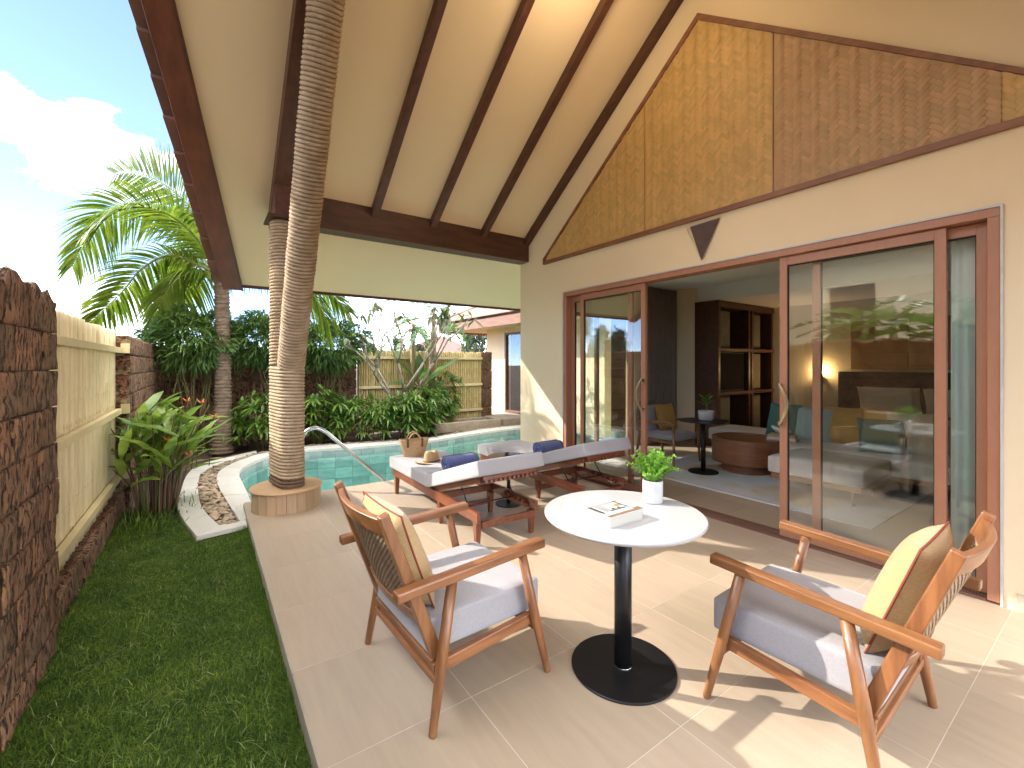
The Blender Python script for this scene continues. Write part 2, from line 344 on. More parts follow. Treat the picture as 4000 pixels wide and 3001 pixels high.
def rows(d, up):                                        # orthonormal frames: columns length, width, normal
    d = d/np.linalg.norm(d, axis=1, keepdims=True); w_ = np.cross(up, d); n_ = np.linalg.norm(w_, axis=1, keepdims=True); n_[n_ < 1e-6] = 1; w_ = w_/n_
    return d, w_, np.cross(d, w_)
def leaves(P, D, Ln, Wd, droop=.15, fold=.25, seg=3, prof=None, up=None, jit=0.):
    """many blades at once: P base points, D directions, Ln lengths, Wd widths -> verts, quads (each leaf its own island)"""
    P = np.asarray(P, float); D = np.asarray(D, float); n = len(P); Ln = np.broadcast_to(Ln, n); Wd = np.broadcast_to(Wd, n)
    up = np.tile(np.array([0, 0, 1.]), (n, 1)) if up is None else up
    if jit: up = up+npr.normal(0, jit, (n, 3))
    d, w_, nn = rows(D, up)
    prof = prof or [.45, 1., .72, .04]
    t = np.linspace(0, 1, seg+1); pr = np.interp(t, np.linspace(0, 1, len(prof)), prof)
    V = np.zeros((n, seg+1, 3, 3))
    for i in range(seg+1):
        c = P+d*(Ln*t[i])[:, None]; c[:, 2] -= droop*Ln*t[i]**2
        h = (Wd*pr[i]/2)[:, None]
        V[:, i, 0] = c-w_*h+nn*h*fold; V[:, i, 1] = c; V[:, i, 2] = c+w_*h+nn*h*fold
    base = (np.arange(n)*(seg+1)*3)[:, None]; q = []
    for i in range(seg):
        for j in range(2): q.append([i*3+j, i*3+j+1, (i+1)*3+j+1, (i+1)*3+j])
    q = np.array(q); F = (base[:, :, None]+q[None]).reshape(-1, 4)
    return V.reshape(-1, 3), F
def crom(pts, n, closed=False):                         # Catmull-Rom through points
    pts = [Vector((*p, 0)) if len(p) == 2 else Vector(p) for p in pts]; m = len(pts); out = []
    for i in range(m if closed else m-1):
        p0 = pts[(i-1) % m] if (closed or i) else pts[0]; p1 = pts[i]; p2 = pts[(i+1) % m]; p3 = pts[(i+2) % m] if (closed or i < m-2) else pts[-1]
        for k in range(n):
            t = k/n; out.append(.5*((2*p1)+(p2-p0)*t+(2*p0-5*p1+4*p2-p3)*t*t+(3*p1-p0-3*p2+p3)*t**3))
    if not closed: out.append(pts[-1])
    return out
def resample(pts, n):
    L_ = [0]
    for a, b in zip(pts, pts[1:]): L_.append(L_[-1]+(b-a).length)
    o = []; j = 0
    for i in range(n):
        s_ = L_[-1]*i/(n-1)
        while j < len(L_)-2 and L_[j+1] < s_: j += 1
        t = (s_-L_[j])/max(1e-9, L_[j+1]-L_[j]); o.append(pts[j].lerp(pts[j+1], min(1, t)))
    return o
# ------------------------------------------------------------------ ground, terrace, pool
POOL = [(.50, 5.40), (.466, 5.72), (.406, 6.55), (.397, 7.13), (.466, 7.52), (.633, 7.90), (.90, 8.26), (1.42, 8.46), (2.24, 8.25), (3.02, 8.15), (3.57, 8.06), (4.47, 8.27), (5.36, 8.45), (6.15, 8.50), (7.0, 8.42), (7.6, 7.9), (7.75, 7.0), (7.6, 5.9), (7.5, 5.40)]
pool_in = resample(crom(POOL, 8), 130)
RING1 = [(.285, 4.99), (.218, 5.70), (.153, 6.47), (.142, 7.10), (.186, 7.49), (.30, 7.82), (.476, 8.15), (.80, 8.52), (1.48, 8.80), (2.33, 8.60), (3.08, 8.46), (3.70, 8.38), (4.55, 8.58), (5.40, 8.80), (6.15, 8.86), (7.1, 8.78)]
PEB = [(.118, 4.98), (0, 5.60), (-.044, 6.15), (-.058, 6.96), (-.019, 7.52), (.15, 7.98), (.403, 8.33), (.75, 8.70), (1.46, 8.99), (2.36, 8.79), (3.10, 8.66), (3.72, 8.58), (4.52, 8.78), (5.38, 9.0), (6.1, 9.06), (7.1, 8.98)]
RING2 = [(-.051, 4.76), (-.218, 5.75), (-.222, 6.65), (-.184, 7.53), (-.058, 8.13), (.158, 8.39), (.416, 8.61), (.753, 8.90)]
# big ground sheet with the pool cut out
hole = [(.30, 5.30)]+[(p.x+(.14 if p.x > 4 else -.10)*(1 if p.y < 8 else .4), p.y+(.10 if p.y > 7.5 else 0)) for p in pool_in[4:-4:3]]+[(7.7, 5.30)]
outer = [(-400, -400), (400, -400), (400, 400), (-400, 400)]
allp = [Vector((*p, 0)) for p in outer]+[Vector((*p, 0)) for p in hole]
tri = tessellate_polygon([[Vector((*p, 0)) for p in outer], [Vector((*p, 0)) for p in hole]])
g = MB(); g.add([(p.x, p.y, -.13) for p in allp], [tuple(t) for t in tri]); struct(g.build('ground', 'soil'))
# lawn soil under the grass
g = MB(); g.add([(-.70, -1.5, -.112), (.34, -1.5, -.112), (.34, 5.0, -.112), (-.02, 4.8, -.112), (-.2, 5.8, -.112), (-.25, 6.0, -.112), (-.70, 6.2, -.112)], [tuple(range(7))]); struct(g.build('lawn', 'lawn_soil'))
# terrace: core slab, every tile of its own
XL = [.345, .957, 1.568, 2.180, 2.792, 3.425, 3.925]; YL = [1.683+.6165*k for k in range(-5, 6)]+[5.41]
terrace = MB(); terrace.bx(.35, 3.93, YL[0], 5.405, -.30, -.0008); TER = struct(terrace.build('terrace', 'grout'))
def tiles(par, xs, ys, z, m='tile', gap=.0015):
    for i in range(len(xs)-1):
        for j in range(len(ys)-1):
            b = MB(); b.bx(xs[i]+gap, xs[i+1]-gap, ys[j]+gap, ys[j+1]-gap, z-.0007, z); b.build('tile', m, par)
tiles(TER, XL, YL, 0.)
for k in range(len(YL)-1):
    b = MB(); b.bx(.341, .3495, YL[k]+.002, YL[k+1]-.002, -.20, -.011); b.build('edge_stone', 'tile_edge', TER)
for k in range(len(XL)-1):
    b = MB(); b.bx(XL[k]+.002, XL[k+1]-.002, 5.4055, 5.412, -.30, -.011); b.build('edge_stone', 'tile_edge', TER)
# pool basin: floor, walls, tile band, steps, water
POOLO = MB(); pts = pool_in; n = len(pts)
POOLO.add([(p.x, p.y, -1.0) for p in pts], [tuple(range(n))]); PB = struct(POOLO.build('pool', 'pool_joint'))
wv = MB()
for i in range(n-1):
    a, b = pts[i], pts[i+1]; wv.add([(a.x, a.y, -1.01), (b.x, b.y, -1.01), (b.x, b.y, -.10), (a.x, a.y, -.10)], [(0, 1, 2, 3)])
wv.add([(.345, 5.413, -1.01), (7.5, 5.413, -1.01), (7.5, 5.413, -.30), (.345, 5.413, -.30)], [(0, 1, 2, 3)])
wv.build('basin_wall', 'pool_joint', PB)
bp = resample(pts[6:], 42)
for i in range(26):                                      # large tiles of the basin wall under water
    a, b = bp[i], bp[i+1]; d = (b-a).normalized(); nn = Vector((d.y, -d.x, 0)); a2 = a+d*.004; b2 = b-d*.004
    for (z0, z1) in ((-.40, -.222), (-.60, -.408), (-.80, -.608), (-.99, -.808)):
        t = MB(); t.hexa([(a2.x, a2.y, z0), (b2.x, b2.y, z0), (a2.x+nn.x*.01, a2.y+nn.y*.01, z0), (b2.x+nn.x*.01, b2.y+nn.y*.01, z0), (a2.x, a2.y, z1), (b2.x, b2.y, z1), (a2.x+nn.x*.01, a2.y+nn.y*.01, z1), (b2.x+nn.x*.01, b2.y+nn.y*.01, z1)]); t.build('basin_wall_tile', 'pool_wall_tile', PB)
for row, (z0, z1) in enumerate(((-.100, -.062), (-.215, -.104))):       # marble-like tiles along the waterline
    bp = resample(pts[2:], 58 if row else 50)
    for i in range(len(bp)-1):
        a, b = bp[i], bp[i+1]; d = (b-a).normalized(); nn = Vector((d.y, -d.x, 0)); a2 = a+d*.003; b2 = b-d*.003
        if row == 0: continue
        t = MB(); t.hexa([(a2.x, a2.y, z0), (b2.x, b2.y, z0), (a2.x+nn.x*.014, a2.y+nn.y*.012, z0), (b2.x+nn.x*.014, b2.y+nn.y*.012, z0), (a2.x, a2.y, z1), (b2.x, b2.y, z1), (a2.x+nn.x*.014, a2.y+nn.y*.012, z1), (b2.x+nn.x*.014, b2.y+nn.y*.012, z1)]); t.build('waterline_tile', 'pool_tile', PB)
def step(par, c, r, a0, a1, z):
    b = MB(); poly = [(c[0]+r*math.cos(R(a0+(a1-a0)*i/20)), c[1]+r*math.sin(R(a0+(a1-a0)*i/20))) for i in range(21)]+[c]
    b.prism(poly, 'z', -.984, z-.03); o = b.build('pool_step', 'pool_wall_tile', par); t = MB(); t.prism(poly, 'z', z-.0299, z); t.build('step_top', 'pool_floor', o)
step(PB, (.40, 5.43), 1.25, 8, 96, -.52); step(PB, (.40, 5.43), .80, 4, 96, -.36)
b = MB(); b.bx(1.9, 7.4, 5.43, 5.95, -.984, -.60); b.build('pool_bench', 'pool_floor', PB)
for i in range(5):                                       # floor slabs of the basin
    for j in range(10):
        cx, cy_ = .9+.62*j, 5.75+.55*i
        if cy_ < 8.0 and 1.0 < cx < 7:
            b = MB(); b.bx(cx-.302, cx+.302, cy_-.267, cy_+.267, -.999, -.985); b.build('basin_tile', 'pool_floor', PB)
W = MB(); W.add([(p.x, p.y, -.165) for p in pts], [tuple(range(n))[::-1]]); struct(W.build('water', 'water'))
# marble coping in two rings, pebble strip between them
def ring(name, A, B, z, th, cuts, m='marble', close=None):
    A = resample(crom(A, 8), cuts*6+1); B = resample(crom(B, 8), cuts*6+1)
    core = MB()
    for i in range(len(A)-1):
        core.hexa([(A[i].x, A[i].y, z-th-.03), (A[i+1].x, A[i+1].y, z-th-.03), (B[i].x, B[i].y, z-th-.03), (B[i+1].x, B[i+1].y, z-th-.03), (A[i].x, A[i].y, z-th), (A[i+1].x, A[i+1].y, z-th), (B[i].x, B[i].y, z-th), (B[i+1].x, B[i+1].y, z-th)])
    root = struct(core.build(name, 'grout'))
    for k in range(cuts):
        s = MB(); i0 = k*6; seg = list(range(i0, i0+7)); e = .003
        pa = [A[i].copy() for i in seg]; pb = [B[i].copy() for i in seg]
        for q in (pa, pb):
            d0 = (q[1]-q[0]).normalized(); d1 = (q[-1]-q[-2]).normalized(); q[0] = q[0]+d0*e; q[-1] = q[-1]-d1*e
        poly = [(p.x, p.y) for p in pa]+[(p.x, p.y) for p in pb[::-1]]
        ar = sum(poly[i][0]*poly[(i+1) % len(poly)][1]-poly[(i+1) % len(poly)][0]*poly[i][1] for i in range(len(poly)))
        if ar < 0: poly = poly[::-1]
        s.prism(poly, 'z', z-th+.0005, z+rnd.uniform(-.001, .001)); s.build('coping_slab', m, root, bevel=.004)
    return root
INN = [(.33, 4.98), (.345, 5.39)]+POOL[1:15]
ring('pool_coping', [(.33, 4.99), (.42, 5.55)]+[(p[0]+.0, p[1]) for p in POOL[2:15]], RING1, -.055, .045, 19)
ring('outer_coping', PEB[:8], RING2, -.058, .045, 9)
b = MB(); b.hexa([(-.045, 4.765, -.10), (.335, 4.84, -.10), (.115, 4.975, -.10), (.335, 4.985, -.10), (-.045, 4.765, -.0575), (.335, 4.84, -.0575), (.115, 4.975, -.0575), (.335, 4.985, -.0575)])
tag(b.build('kerb_slab', 'marble', bevel=.004), 'white marble end slab closing the pebble strip beside the lawn', 'slab')
# pebbles
PA = resample(crom(RING1, 8), 200); PBo = resample(crom(PEB, 8), 200)
bed = MB()
for i in range(199):
    bed.add([(PA[i].x, PA[i].y, -.098), (PA[i+1].x, PA[i+1].y, -.098), (PBo[i+1].x, PBo[i+1].y, -.098), (PBo[i].x, PBo[i].y, -.098)], [(0, 1, 2, 3)])
BED = struct(bed.build('pebble_bed', 'soil'))
def pebmesh(seed):
    r_ = random.Random(seed); bm = bmesh.new(); bmesh.ops.create_icosphere(bm, subdivisions=2, radius=1.)
    a, b2, c = r_.uniform(-.25, .25), r_.uniform(-.2, .2), r_.uniform(0, 6)
    for v in bm.verts: v.co.x *= 1+a*v.co.y+.10*math.sin(3*v.co.y+c); v.co.y *= 1+b2*v.co.x; v.co.z *= .55
    me = bpy.data.meshes.new('pebble'); bm.to_mesh(me); bm.free(); me.polygons.foreach_set('use_smooth', [True]*len(me.polygons)); me.materials.append(M['pebble']); return me
PM = [pebmesh(i) for i in range(5)]
far = []; cnt = 0
def peb_at(i, t, lift):
    p = PA[i].lerp(PBo[i], t); return p
cands = []
for i in range(0, 199):
    seglen = (PA[min(i+1, 199)]-PA[i]).length; wdt = (PA[i]-PBo[i]).length
    num = seglen*wdt/(.062*.042)*1.55
    for k in range(int(num)+(1 if rnd.random() < num % 1 else 0)):
        t = rnd.uniform(.07, .93); p = PA[i].lerp(PBo[i], t)+Vector((rnd.uniform(-.02, .02), rnd.uniform(-.02, .02), 0)); cands.append((p.length, p, rnd.random()))
cands.sort(key=lambda q: q[0])
fv, ff = [], []
me0 = PM[0]; pv = np.array([v.co[:] for v in me0.vertices]); pf = np.array([p.vertices[:] for p in me0.polygons])
for k, (d, p, u) in enumerate(cands):
    s_ = rnd.uniform(.019, .032); z = -.090+rnd.uniform(0, .030); sc = (s_*rnd.uniform(1.15, 1.8), s_, s_*rnd.uniform(.7, 1.)); rz = rnd.uniform(0, 6.28); tl = rnd.uniform(-.3, .3)
    if k < 300:
        o = bpy.data.objects.new('pebble', PM[k % 5]); lin(o, BED); o.location = (p.x, p.y, z); o.rotation_euler = (tl, rnd.uniform(-.3, .3), rz); o.scale = sc
    else:
        Mx = np.array(Euler((tl, 0, rz)).to_matrix()); fv.append((pv*np.array(sc))@Mx.T+np.array([p.x, p.y, z])); ff.append(pf+len(pv)*(len(fv)-1))
if fv: stuff(nmesh('pebbles', np.concatenate(fv), np.concatenate(ff), 'pebble', BED, True))
# grass: one mass of blades
def grass(n, y0, y1, h0, h1, x0=-.68, x1=.342):
    x = npr.uniform(x0, x1, n); y = npr.uniform(y0, y1, n)
    rx_ = np.interp(y, [4.7, 4.76, 5.75, 7], [9, -.04, -.22, -.22])
    keep = ~((y > 4.76+(x+.05)*.2) & (x > rx_)); x, y = x[keep], y[keep]; return x, y
def blades(x, y, h, wd, lean, z=-.113):
    n = len(x); a = npr.uniform(0, 6.283, n); ln = npr.normal(0, lean, n); b_ = npr.uniform(0, 6.283, n)
    sx, sy = np.cos(a)*wd/2, np.sin(a)*wd/2; lx, ly = np.cos(b_)*ln*h, np.sin(b_)*ln*h
    V = np.zeros((n, 5, 3)); V[:, 0] = np.c_[x-sx, y-sy, np.full(n, z)]; V[:, 1] = np.c_[x+sx, y+sy, np.full(n, z)]
    V[:, 2] = np.c_[x-sx*.8+lx*.35, y-sy*.8+ly*.35, z+h*.55]; V[:, 3] = np.c_[x+sx*.8+lx*.35, y+sy*.8+ly*.35, z+h*.55]
    V[:, 4] = np.c_[x+lx, y+ly, z+h*np.clip(1-.25*np.abs(ln), .45, 1)]
    F = (np.arange(n)*5)[:, None, None]+np.array([[0, 1, 3], [0, 3, 2], [2, 3, 4]])[None]; return V.reshape(-1, 3), F.reshape(-1, 3)
x, y = grass(125000, .55, 5.6, 0, 0)
xe = npr.uniform(.295, .348, 9000); ye = npr.uniform(.6, 4.78, 9000); x = np.r_[x, xe]; y = np.r_[y, ye]
tuft = .75+.35*np.sin(x*9+1.3*np.sin(y*7))*np.sin(y*6.1+x*3)+.2*np.sin(x*31)*np.sin(y*27)
edge = 1+.55*np.clip((x-.27)/.07, 0, 1)+.5*np.clip((-.60-x)/.08, 0, 1)
Va, Fa = blades(x, y, npr.uniform(.020, .046, len(x))*np.clip(tuft, .6, 1.3)*edge, npr.uniform(.0026, .0050, len(x)), 1.25)
x2, y2 = grass(900, .8, 5.5, 0, 0)
x2 = np.where(npr.random(len(x2)) < .6, npr.normal(.31, .03, len(x2)), x2)
Vb, Fb = blades(np.clip(x2, -.68, .36), y2, npr.uniform(.05, .11, len(x2)), npr.uniform(.0018, .003, len(x2)), .7)
x3, y3 = grass(2200, .6, 5.5, 0, 0); Vc, Fc = blades(x3, y3, npr.uniform(.022, .045, len(x3)), npr.uniform(.0022, .0040, len(x3)), 2.4, -.095)
DG = stuff(nmesh('dry_grass', Vc, Fc, 'grass_dry')); tag(DG, 'pale dry blades scattered through the lawn', 'grass')
G_ = nmesh('grass', np.concatenate([Va, Vb]), np.concatenate([Fa, Fb+len(Va)]), 'grass'); stuff(G_); tag(G_, 'short dark green lawn grass between stone wall and tiled terrace', 'grass')

# ------------------------------------------------------------------ laterite walls, bamboo fences
from mathutils import noise as mnoise
def blockmesh(seed, sx, sy, sz, m, amp=.010, rag=0.):
    r_ = random.Random(seed); bm = bmesh.new(); bmesh.ops.create_cube(bm, size=1.)
    bmesh.ops.subdivide_edges(bm, edges=bm.edges[:], cuts=7, use_grid_fill=True)
    o = Vector((seed*3.1, seed*1.7, seed*.9))
    for v in bm.verts:
        q = Vector((v.co.x*sx, v.co.y*sy, v.co.z*sz)); e = sum(1 for c in v.co if abs(abs(c)-.5) < 1e-4)
        nz_ = mnoise.noise_vector((q+o)*9.)*amp*.8+mnoise.noise_vector((q+o)*30.)*amp*.5; nz_ = nz_*(.45 if e >= 2 else 1)
        q += nz_; q -= Vector((v.co.x, v.co.y, v.co.z))*(.006 if e >= 2 else 0)
        if rag and v.co.z > .3: q.z += (mnoise.noise((q+o)*7.)*.7+mnoise.noise((q+o)*19.)*.5)*rag
        v.co = q
    me = bpy.data.meshes.new('block'); bm.to_mesh(me); bm.free(); me.polygons.foreach_set('use_smooth', [True]*len(me.polygons)); me.materials.append(M[m]); return me
def blockwall(name, label, axis, a0, a1, f0, f1, z0, z1, ch, bl, m='laterite', rag=.03, seed=1, amp=.010, group=None):
    """axis 'y': runs along y between a0 and a1, thickness from x=f0 to f1"""
    mid = (a0+a1)/2; loc = ((f0+f1)/2, mid, z0) if axis == 'y' else (mid, (f0+f1)/2, z0)
    root = thing(name, label, 'wall', loc, group=group); r_ = random.Random(seed)
    th = f1-f0; nz_ = max(1, round((z1-z0)/ch)); h = (z1-z0)/nz_; g_ = .003
    core = MB(); i_ = .03
    if axis == 'y': core.bx(f0+i_, f1-i_, a0+i_, a1-i_, z0, z1-.06)
    else: core.bx(a0+i_, a1-i_, f0+i_, f1-i_, z0, z1-.06)
    core.build('core', 'laterite', root)
    base = [blockmesh(seed*10+k, bl, th, h-g_, m, amp) for k in range(5)]; top = [blockmesh(seed*10+50+k, bl, th, h-g_, m, amp, rag) for k in range(4)]
    for c in range(nz_):
        a = a0-(bl*.5*(c % 2))*r_.uniform(.7, 1.1)
        while a < a1-.02:
            l_ = bl*r_.uniform(.85, 1.2); s0 = max(a, a0); s1 = min(a+l_, a1)
            if a1-s1 < .10: s1 = a1
            if s1-s0 > .02:
                me = r_.choice(top if c == nz_-1 else base); o = bpy.data.objects.new('block', me); lin(o, root)
                cc = (s0+s1)/2-mid; off = r_.uniform(-.006, .006); o.location = ((off, cc) if axis == 'y' else (cc, off))+(h*(c+.5),)
                o.scale = ((s1-s0-g_)/bl, 1, 1); o.rotation_euler = (0, 0, R(90) if axis == 'y' else 0)
                if axis == 'y': o.rotation_euler[2] = R(90) if r_.random() < .5 else R(-90)
            a = s1
    return root
blockwall('stone_wall', 'rough dark red laterite block wall with a ragged mossy top beside the lawn', 'y', .3, 3.42, -.92, -.655, -.16, 1.815, .206, .40, seed=1, rag=.09, amp=.013)
blockwall('stone_plinth', 'low rough laterite kerb under the pale bamboo fence panel', 'y', 3.42, 6.36, -.97, -.70, -.16, .075, .235, .44, seed=2, rag=.04, amp=.014)
blockwall('stone_wall', 'laterite side wall behind the red-flowered plants, between both fences', 'y', 6.41, 10.0, -.97, -.665, -.16, 1.76, .213, .40, seed=3, rag=.03)
blockwall('stone_pier', 'end pier of laterite stained pale yellow beside the tall bamboo fence', 'y', 6.345, 6.405, -.97, -.662, -.16, 1.755, .213, .40, m='laterite_front', seed=4, rag=.03, amp=.008)
blockwall('stone_wall', 'shaded laterite wall behind the palm and bamboo shrubs', 'x', -.70, 2.78, 10.0, 10.22, -.16, 1.76, .215, .42, seed=5, rag=.03)
blockwall('stone_post', 'square laterite post at the end of the garden bamboo fence', 'x', 5.98, 6.28, 9.93, 10.2, -.16, 1.77, .43, .4, seed=6, rag=.01)
def polemesh(L_, r, seed, m, n=8):
    r_ = random.Random(seed); pts, rad = [], []; z = 0; nodes = []; zz = r_.uniform(.05, .22)
    while zz < L_-.05: nodes.append(zz); zz += r_.uniform(.20, .30)
    bx_ = r_.uniform(-.004, .004); by_ = r_.uniform(-.002, .002)
    zs = [(0, r)]
    for q in nodes: zs += [(q-.010, r*.97), (q, r*1.10), (q+.010, r*.97)]
    zs.append((L_, r*.98))
    b = MB(); b.tube([(bx_*math.sin(3*z_/L_), by_*math.sin(3*z_/L_), z_) for z_, _ in zs], [q for _, q in zs], n); me = bpy.data.meshes.new('pole'); me.from_pydata(b.v, [], b.f)
    me.polygons.foreach_set('use_smooth', [len(p.vertices) == 4 for p in me.polygons]); me.materials.append(M[m]); return me
fl = thing('bamboo_fence', 'tall pale yellow bamboo fence panel between laterite wall and pier by the lawn', 'fence', (-.80, 4.9, .07))
pm = [polemesh(1.73, .0218, k, 'bamboo') for k in range(7)]
y = 3.445; k = 0
while y < 6.335:
    o = bpy.data.objects.new('pole', pm[rnd.randrange(7)]); lin(o, fl); o.location = (rnd.uniform(-.008, .004), y-4.9, rnd.uniform(-.012, .012)); o.rotation_euler = (rnd.uniform(-.004, .004), 0, rnd.uniform(0, 6.28))
    y += rnd.uniform(.0435, .0495)
b = MB(); b.bx(-.845, -.832, 3.43, 6.34, .08, 1.76); b.build('backing', 'gap', fl)  # near-black sheet added; its colour stands in for shade between the poles
for z in (.24, .945, 1.60):
    b = MB(); b.bx(-.773, -.725, 3.43, 6.34, z-.029, z+.029); b.build('rail', 'bamboo_rail', fl, bevel=.003)
    b = MB(); b.bx(-.735, -.66, 6.318, 6.341, z-.03, z+.075); b.build('bracket', 'bamboo_rail', fl, bevel=.002)
fb = thing('bamboo_fence', 'weathered bamboo fence panel behind the banana plant across the pool', 'fence', (4.38, 9.98, -.1))
pm2 = [polemesh(1.86, .0255, 40+k, 'bamboo_back') for k in range(7)]
x = 2.83
while x < 5.96:
    o = bpy.data.objects.new('pole', pm2[rnd.randrange(7)]); lin(o, fb); o.location = (x-4.38, rnd.uniform(-.004, .004), rnd.uniform(-.012, .012)); o.rotation_euler = (0, 0, rnd.uniform(0, 6.28)); x += rnd.uniform(.050, .056)
b = MB(); b.bx(2.80, 5.97, 10.03, 10.04, -.1, 1.70); b.build('backing', 'bamboo_back', fb)
for z in (.28, .93, 1.60):
    b = MB(); b.bx(2.80, 5.97, 9.905, 9.945, z-.03, z+.03); b.build('rail', 'bamboo_rail', fb, bevel=.003)
# ------------------------------------------------------------------ stone basin and slabs by the far pool edge
b = thing('stone_planter', 'long low stone trough planter at the far pool edge', 'planter', (4.95, 9.2, -.06))
for q in ((4.2, 5.95, 9.00, 9.10), (4.25, 5.95, 9.55, 9.65), (5.86, 5.96, 9.10, 9.55), (4.2, 4.3, 9.10, 9.55)):
    s = MB(); s.bx(*q, -.10, .12); s.build('side_stone', 'stone', b, bevel=.012)
s = MB(); s.bx(4.3, 5.86, 9.1, 9.55, -.10, .04); s.build('earth', 'soil', b)
b = MB(); b.bx(6.05, 6.85, 9.05, 10.1, -.12, .10); tag(b.build('stone_step', 'stone', bevel=.015), 'wet dark stone step slab below the wing window', 'step')
# ------------------------------------------------------------------ the house: walls, gable, roof, doors
H = thing('house', 'cream villa with woven bamboo gable, brown beams and wide sliding glass doors', 'house', (3.93, 2.47, 0))
YR = 2.47; SL = .74
def ZC(y): return 3.26+SL*(5.25-(y if y >= YR else 2*YR-y))
def XV(y): y = y if y >= YR else 2*YR-y; return .39-.2459*(6.37-y)
b = MB()
b.prism([(5.41, 2.40), (5.41, ZC(5.41)-.004), (YR, ZC(YR)-.004), (-.47, ZC(-.47)-.004), (-.47, 2.40)], 'x', 3.93, 4.13)
b.bx(3.93, 4.13, 4.43, 5.41, -.30, 2.40); b.bx(3.93, 4.13, -.47, .50, -.3, 2.40); b.build('wall', 'plaster', H)
b = MB(); b.bx(3.916, 3.93, -.47, .435, 0, .10); b.build('skirting', 'tile_edge', H)
b = MB(); b.bx(4.13, 4.60, 5.21, 5.41, -.3, 2.9); b.bx(6.30, 9.6, 5.21, 5.41, -.3, 2.9); b.bx(4.60, 6.30, 5.21, 5.41, 2.30, 2.9); b.build('side_wall', 'plaster', H)
b = MB(); b.bx(9.4, 9.6, -.47, 5.21, -.3, 2.9); b.bx(4.13, 9.4, -.67, -.47, -.3, 2.9); b.build('inner_wall', 'plaster_inside', H)
b = MB(); b.bx(4.60, 4.66, 5.27, 5.35, 0, 2.30); b.bx(6.24, 6.30, 5.27, 5.35, 0, 2.30); b.bx(4.66, 6.24, 5.27, 5.35, 2.24, 2.30); b.bx(5.42, 5.48, 5.28, 5.34, 0, 2.24); b.bx(4.66, 6.24, 5.275, 5.345, 0, .06)
sw = b.build('side_window', 'frame', H)
b = MB(); b.bx(4.66, 6.24, 5.306, 5.312, .06, 2.24); b.build('pane', 'pane', sw)
# ceiling slab, both slopes
for sg in (0, 1):
    fy = (lambda y: y) if sg == 0 else (lambda y: 2*YR-y)
    b = MB(); v = []
    for dz in (0, .07):
        for (x, y) in ((XV(6.37), 6.37), (10.2, 6.37), (XV(YR), YR), (10.2, YR)): v.append((x, fy(y), ZC(y)+dz))
    b.hexa(v); b.build('ceiling', 'ceiling', H)
    b = MB(); v = []
    for dz in (.075, .13):
        for (x, y) in ((XV(6.42)-.16, 6.45), (10.2, 6.45), (XV(YR)-.16, YR), (10.2, YR)): v.append((x, fy(y), ZC(y)+dz))
    b.hexa(v); b.build('roof_deck', 'roof_tile', H)
    # verge board under the tile ends
    b = MB(); v = []
    for dz in (-.05, .074):
        for (x, y) in ((XV(6.40)-.205, 6.40), (XV(6.40)-.001, 6.40), (XV(YR)-.205, YR), (XV(YR)-.001, YR)): v.append((x, fy(y), ZC(y)+dz))
    b.hexa(v); b.build('verge_board', 'barge_wood', H, bevel=.004)
    b = MB(); v = []
    for dz in (-.062, -.045):
        for (x, y) in ((XV(6.40)-.010, 6.395), (XV(6.40)+.008, 6.395), (XV(YR)-.010, YR), (XV(YR)+.008, YR)): v.append((x, fy(y), ZC(y)+dz))
    b.hexa(v); b.build('verge_batten', 'dark_wood_y', H)
    b = MB(); b.bx(.395, 10.2, *sorted((fy(6.372), fy(6.402))), ZC(6.37)-.035, ZC(6.37)+.07); b.build('eave_trim', 'dark_wood', H)
    ya = 6.52
    while ya > YR:                                       # stepped tile ends along the verge
        yb = max(YR, ya-.30); b = MB(); v = []
        for dz in (0, .028):
            for (y, lift) in ((ya, .135), (yb, .098)):
                for x in (XV(y)-.325, XV(y)+.02): v.append((x, fy(y), ZC(y)+lift+dz))
        b.hexa([v[0], v[1], v[2], v[3], v[4], v[5], v[6], v[7]]); b.build('verge_tile', 'roof_tile', H, bevel=.003); ya -= .262
# rafters, beam, principal
def slope_prism(y0, y1, x0, x1, d, name, m, bev=.004):
    b = MB(); b.prism([(y0, ZC(y0)-d), (y0, ZC(y0)-.001), (y1, ZC(y1)-.001), (y1, ZC(y1)-d)], 'x', x0, x1); return b.build(name, m, H, bevel=bev)
for xc in (1.657, 2.400, 3.150, 3.888):
    slope_prism(5.198, YR+.06, xc-.04, xc+.04, .115, 'rafter', 'dark_wood_y'); slope_prism(2*YR-5.198, YR-.06, xc-.04, xc+.04, .115, 'rafter', 'dark_wood_y')
slope_prism(5.43, YR+.1, .575, .885, .215, 'principal_rafter', 'dark_wood_y'); slope_prism(2*YR-5.43, YR-.1, .575, .885, .215, 'principal_rafter', 'dark_wood_y')
for y0, y1 in ((5.20, 5.43), (2*YR-5.43, 2*YR-5.20)):
    b = MB(); b.prism([(y0, 2.955), (y1, 2.955), (y1, ZC(y1)-.001), (y0, ZC(y0)-.001)], 'x', .886, 3.929); b.build('beam', 'dark_wood', H, bevel=.005)
b = MB(); b.bx(.60, 3.929, YR-.09, YR+.09, ZC(YR)-.26, ZC(YR)-.01); b.build('ridge_beam', 'dark_wood', H, bevel=.005)
# bracket at the column head
b = MB(); b.bx(.52, .885, 4.96, 5.36, 2.93, 2.954); b.build('bracket_plate', 'dark_wood', H, bevel=.002)
b = MB(); b.prism([(4.97, 2.955), (5.42, 2.955), (5.42, ZC(5.42)-.216), (4.97, ZC(4.97)-.216)], 'x', .58, .88); b.build('bracket_block', 'dark_wood_y', H, bevel=.004)
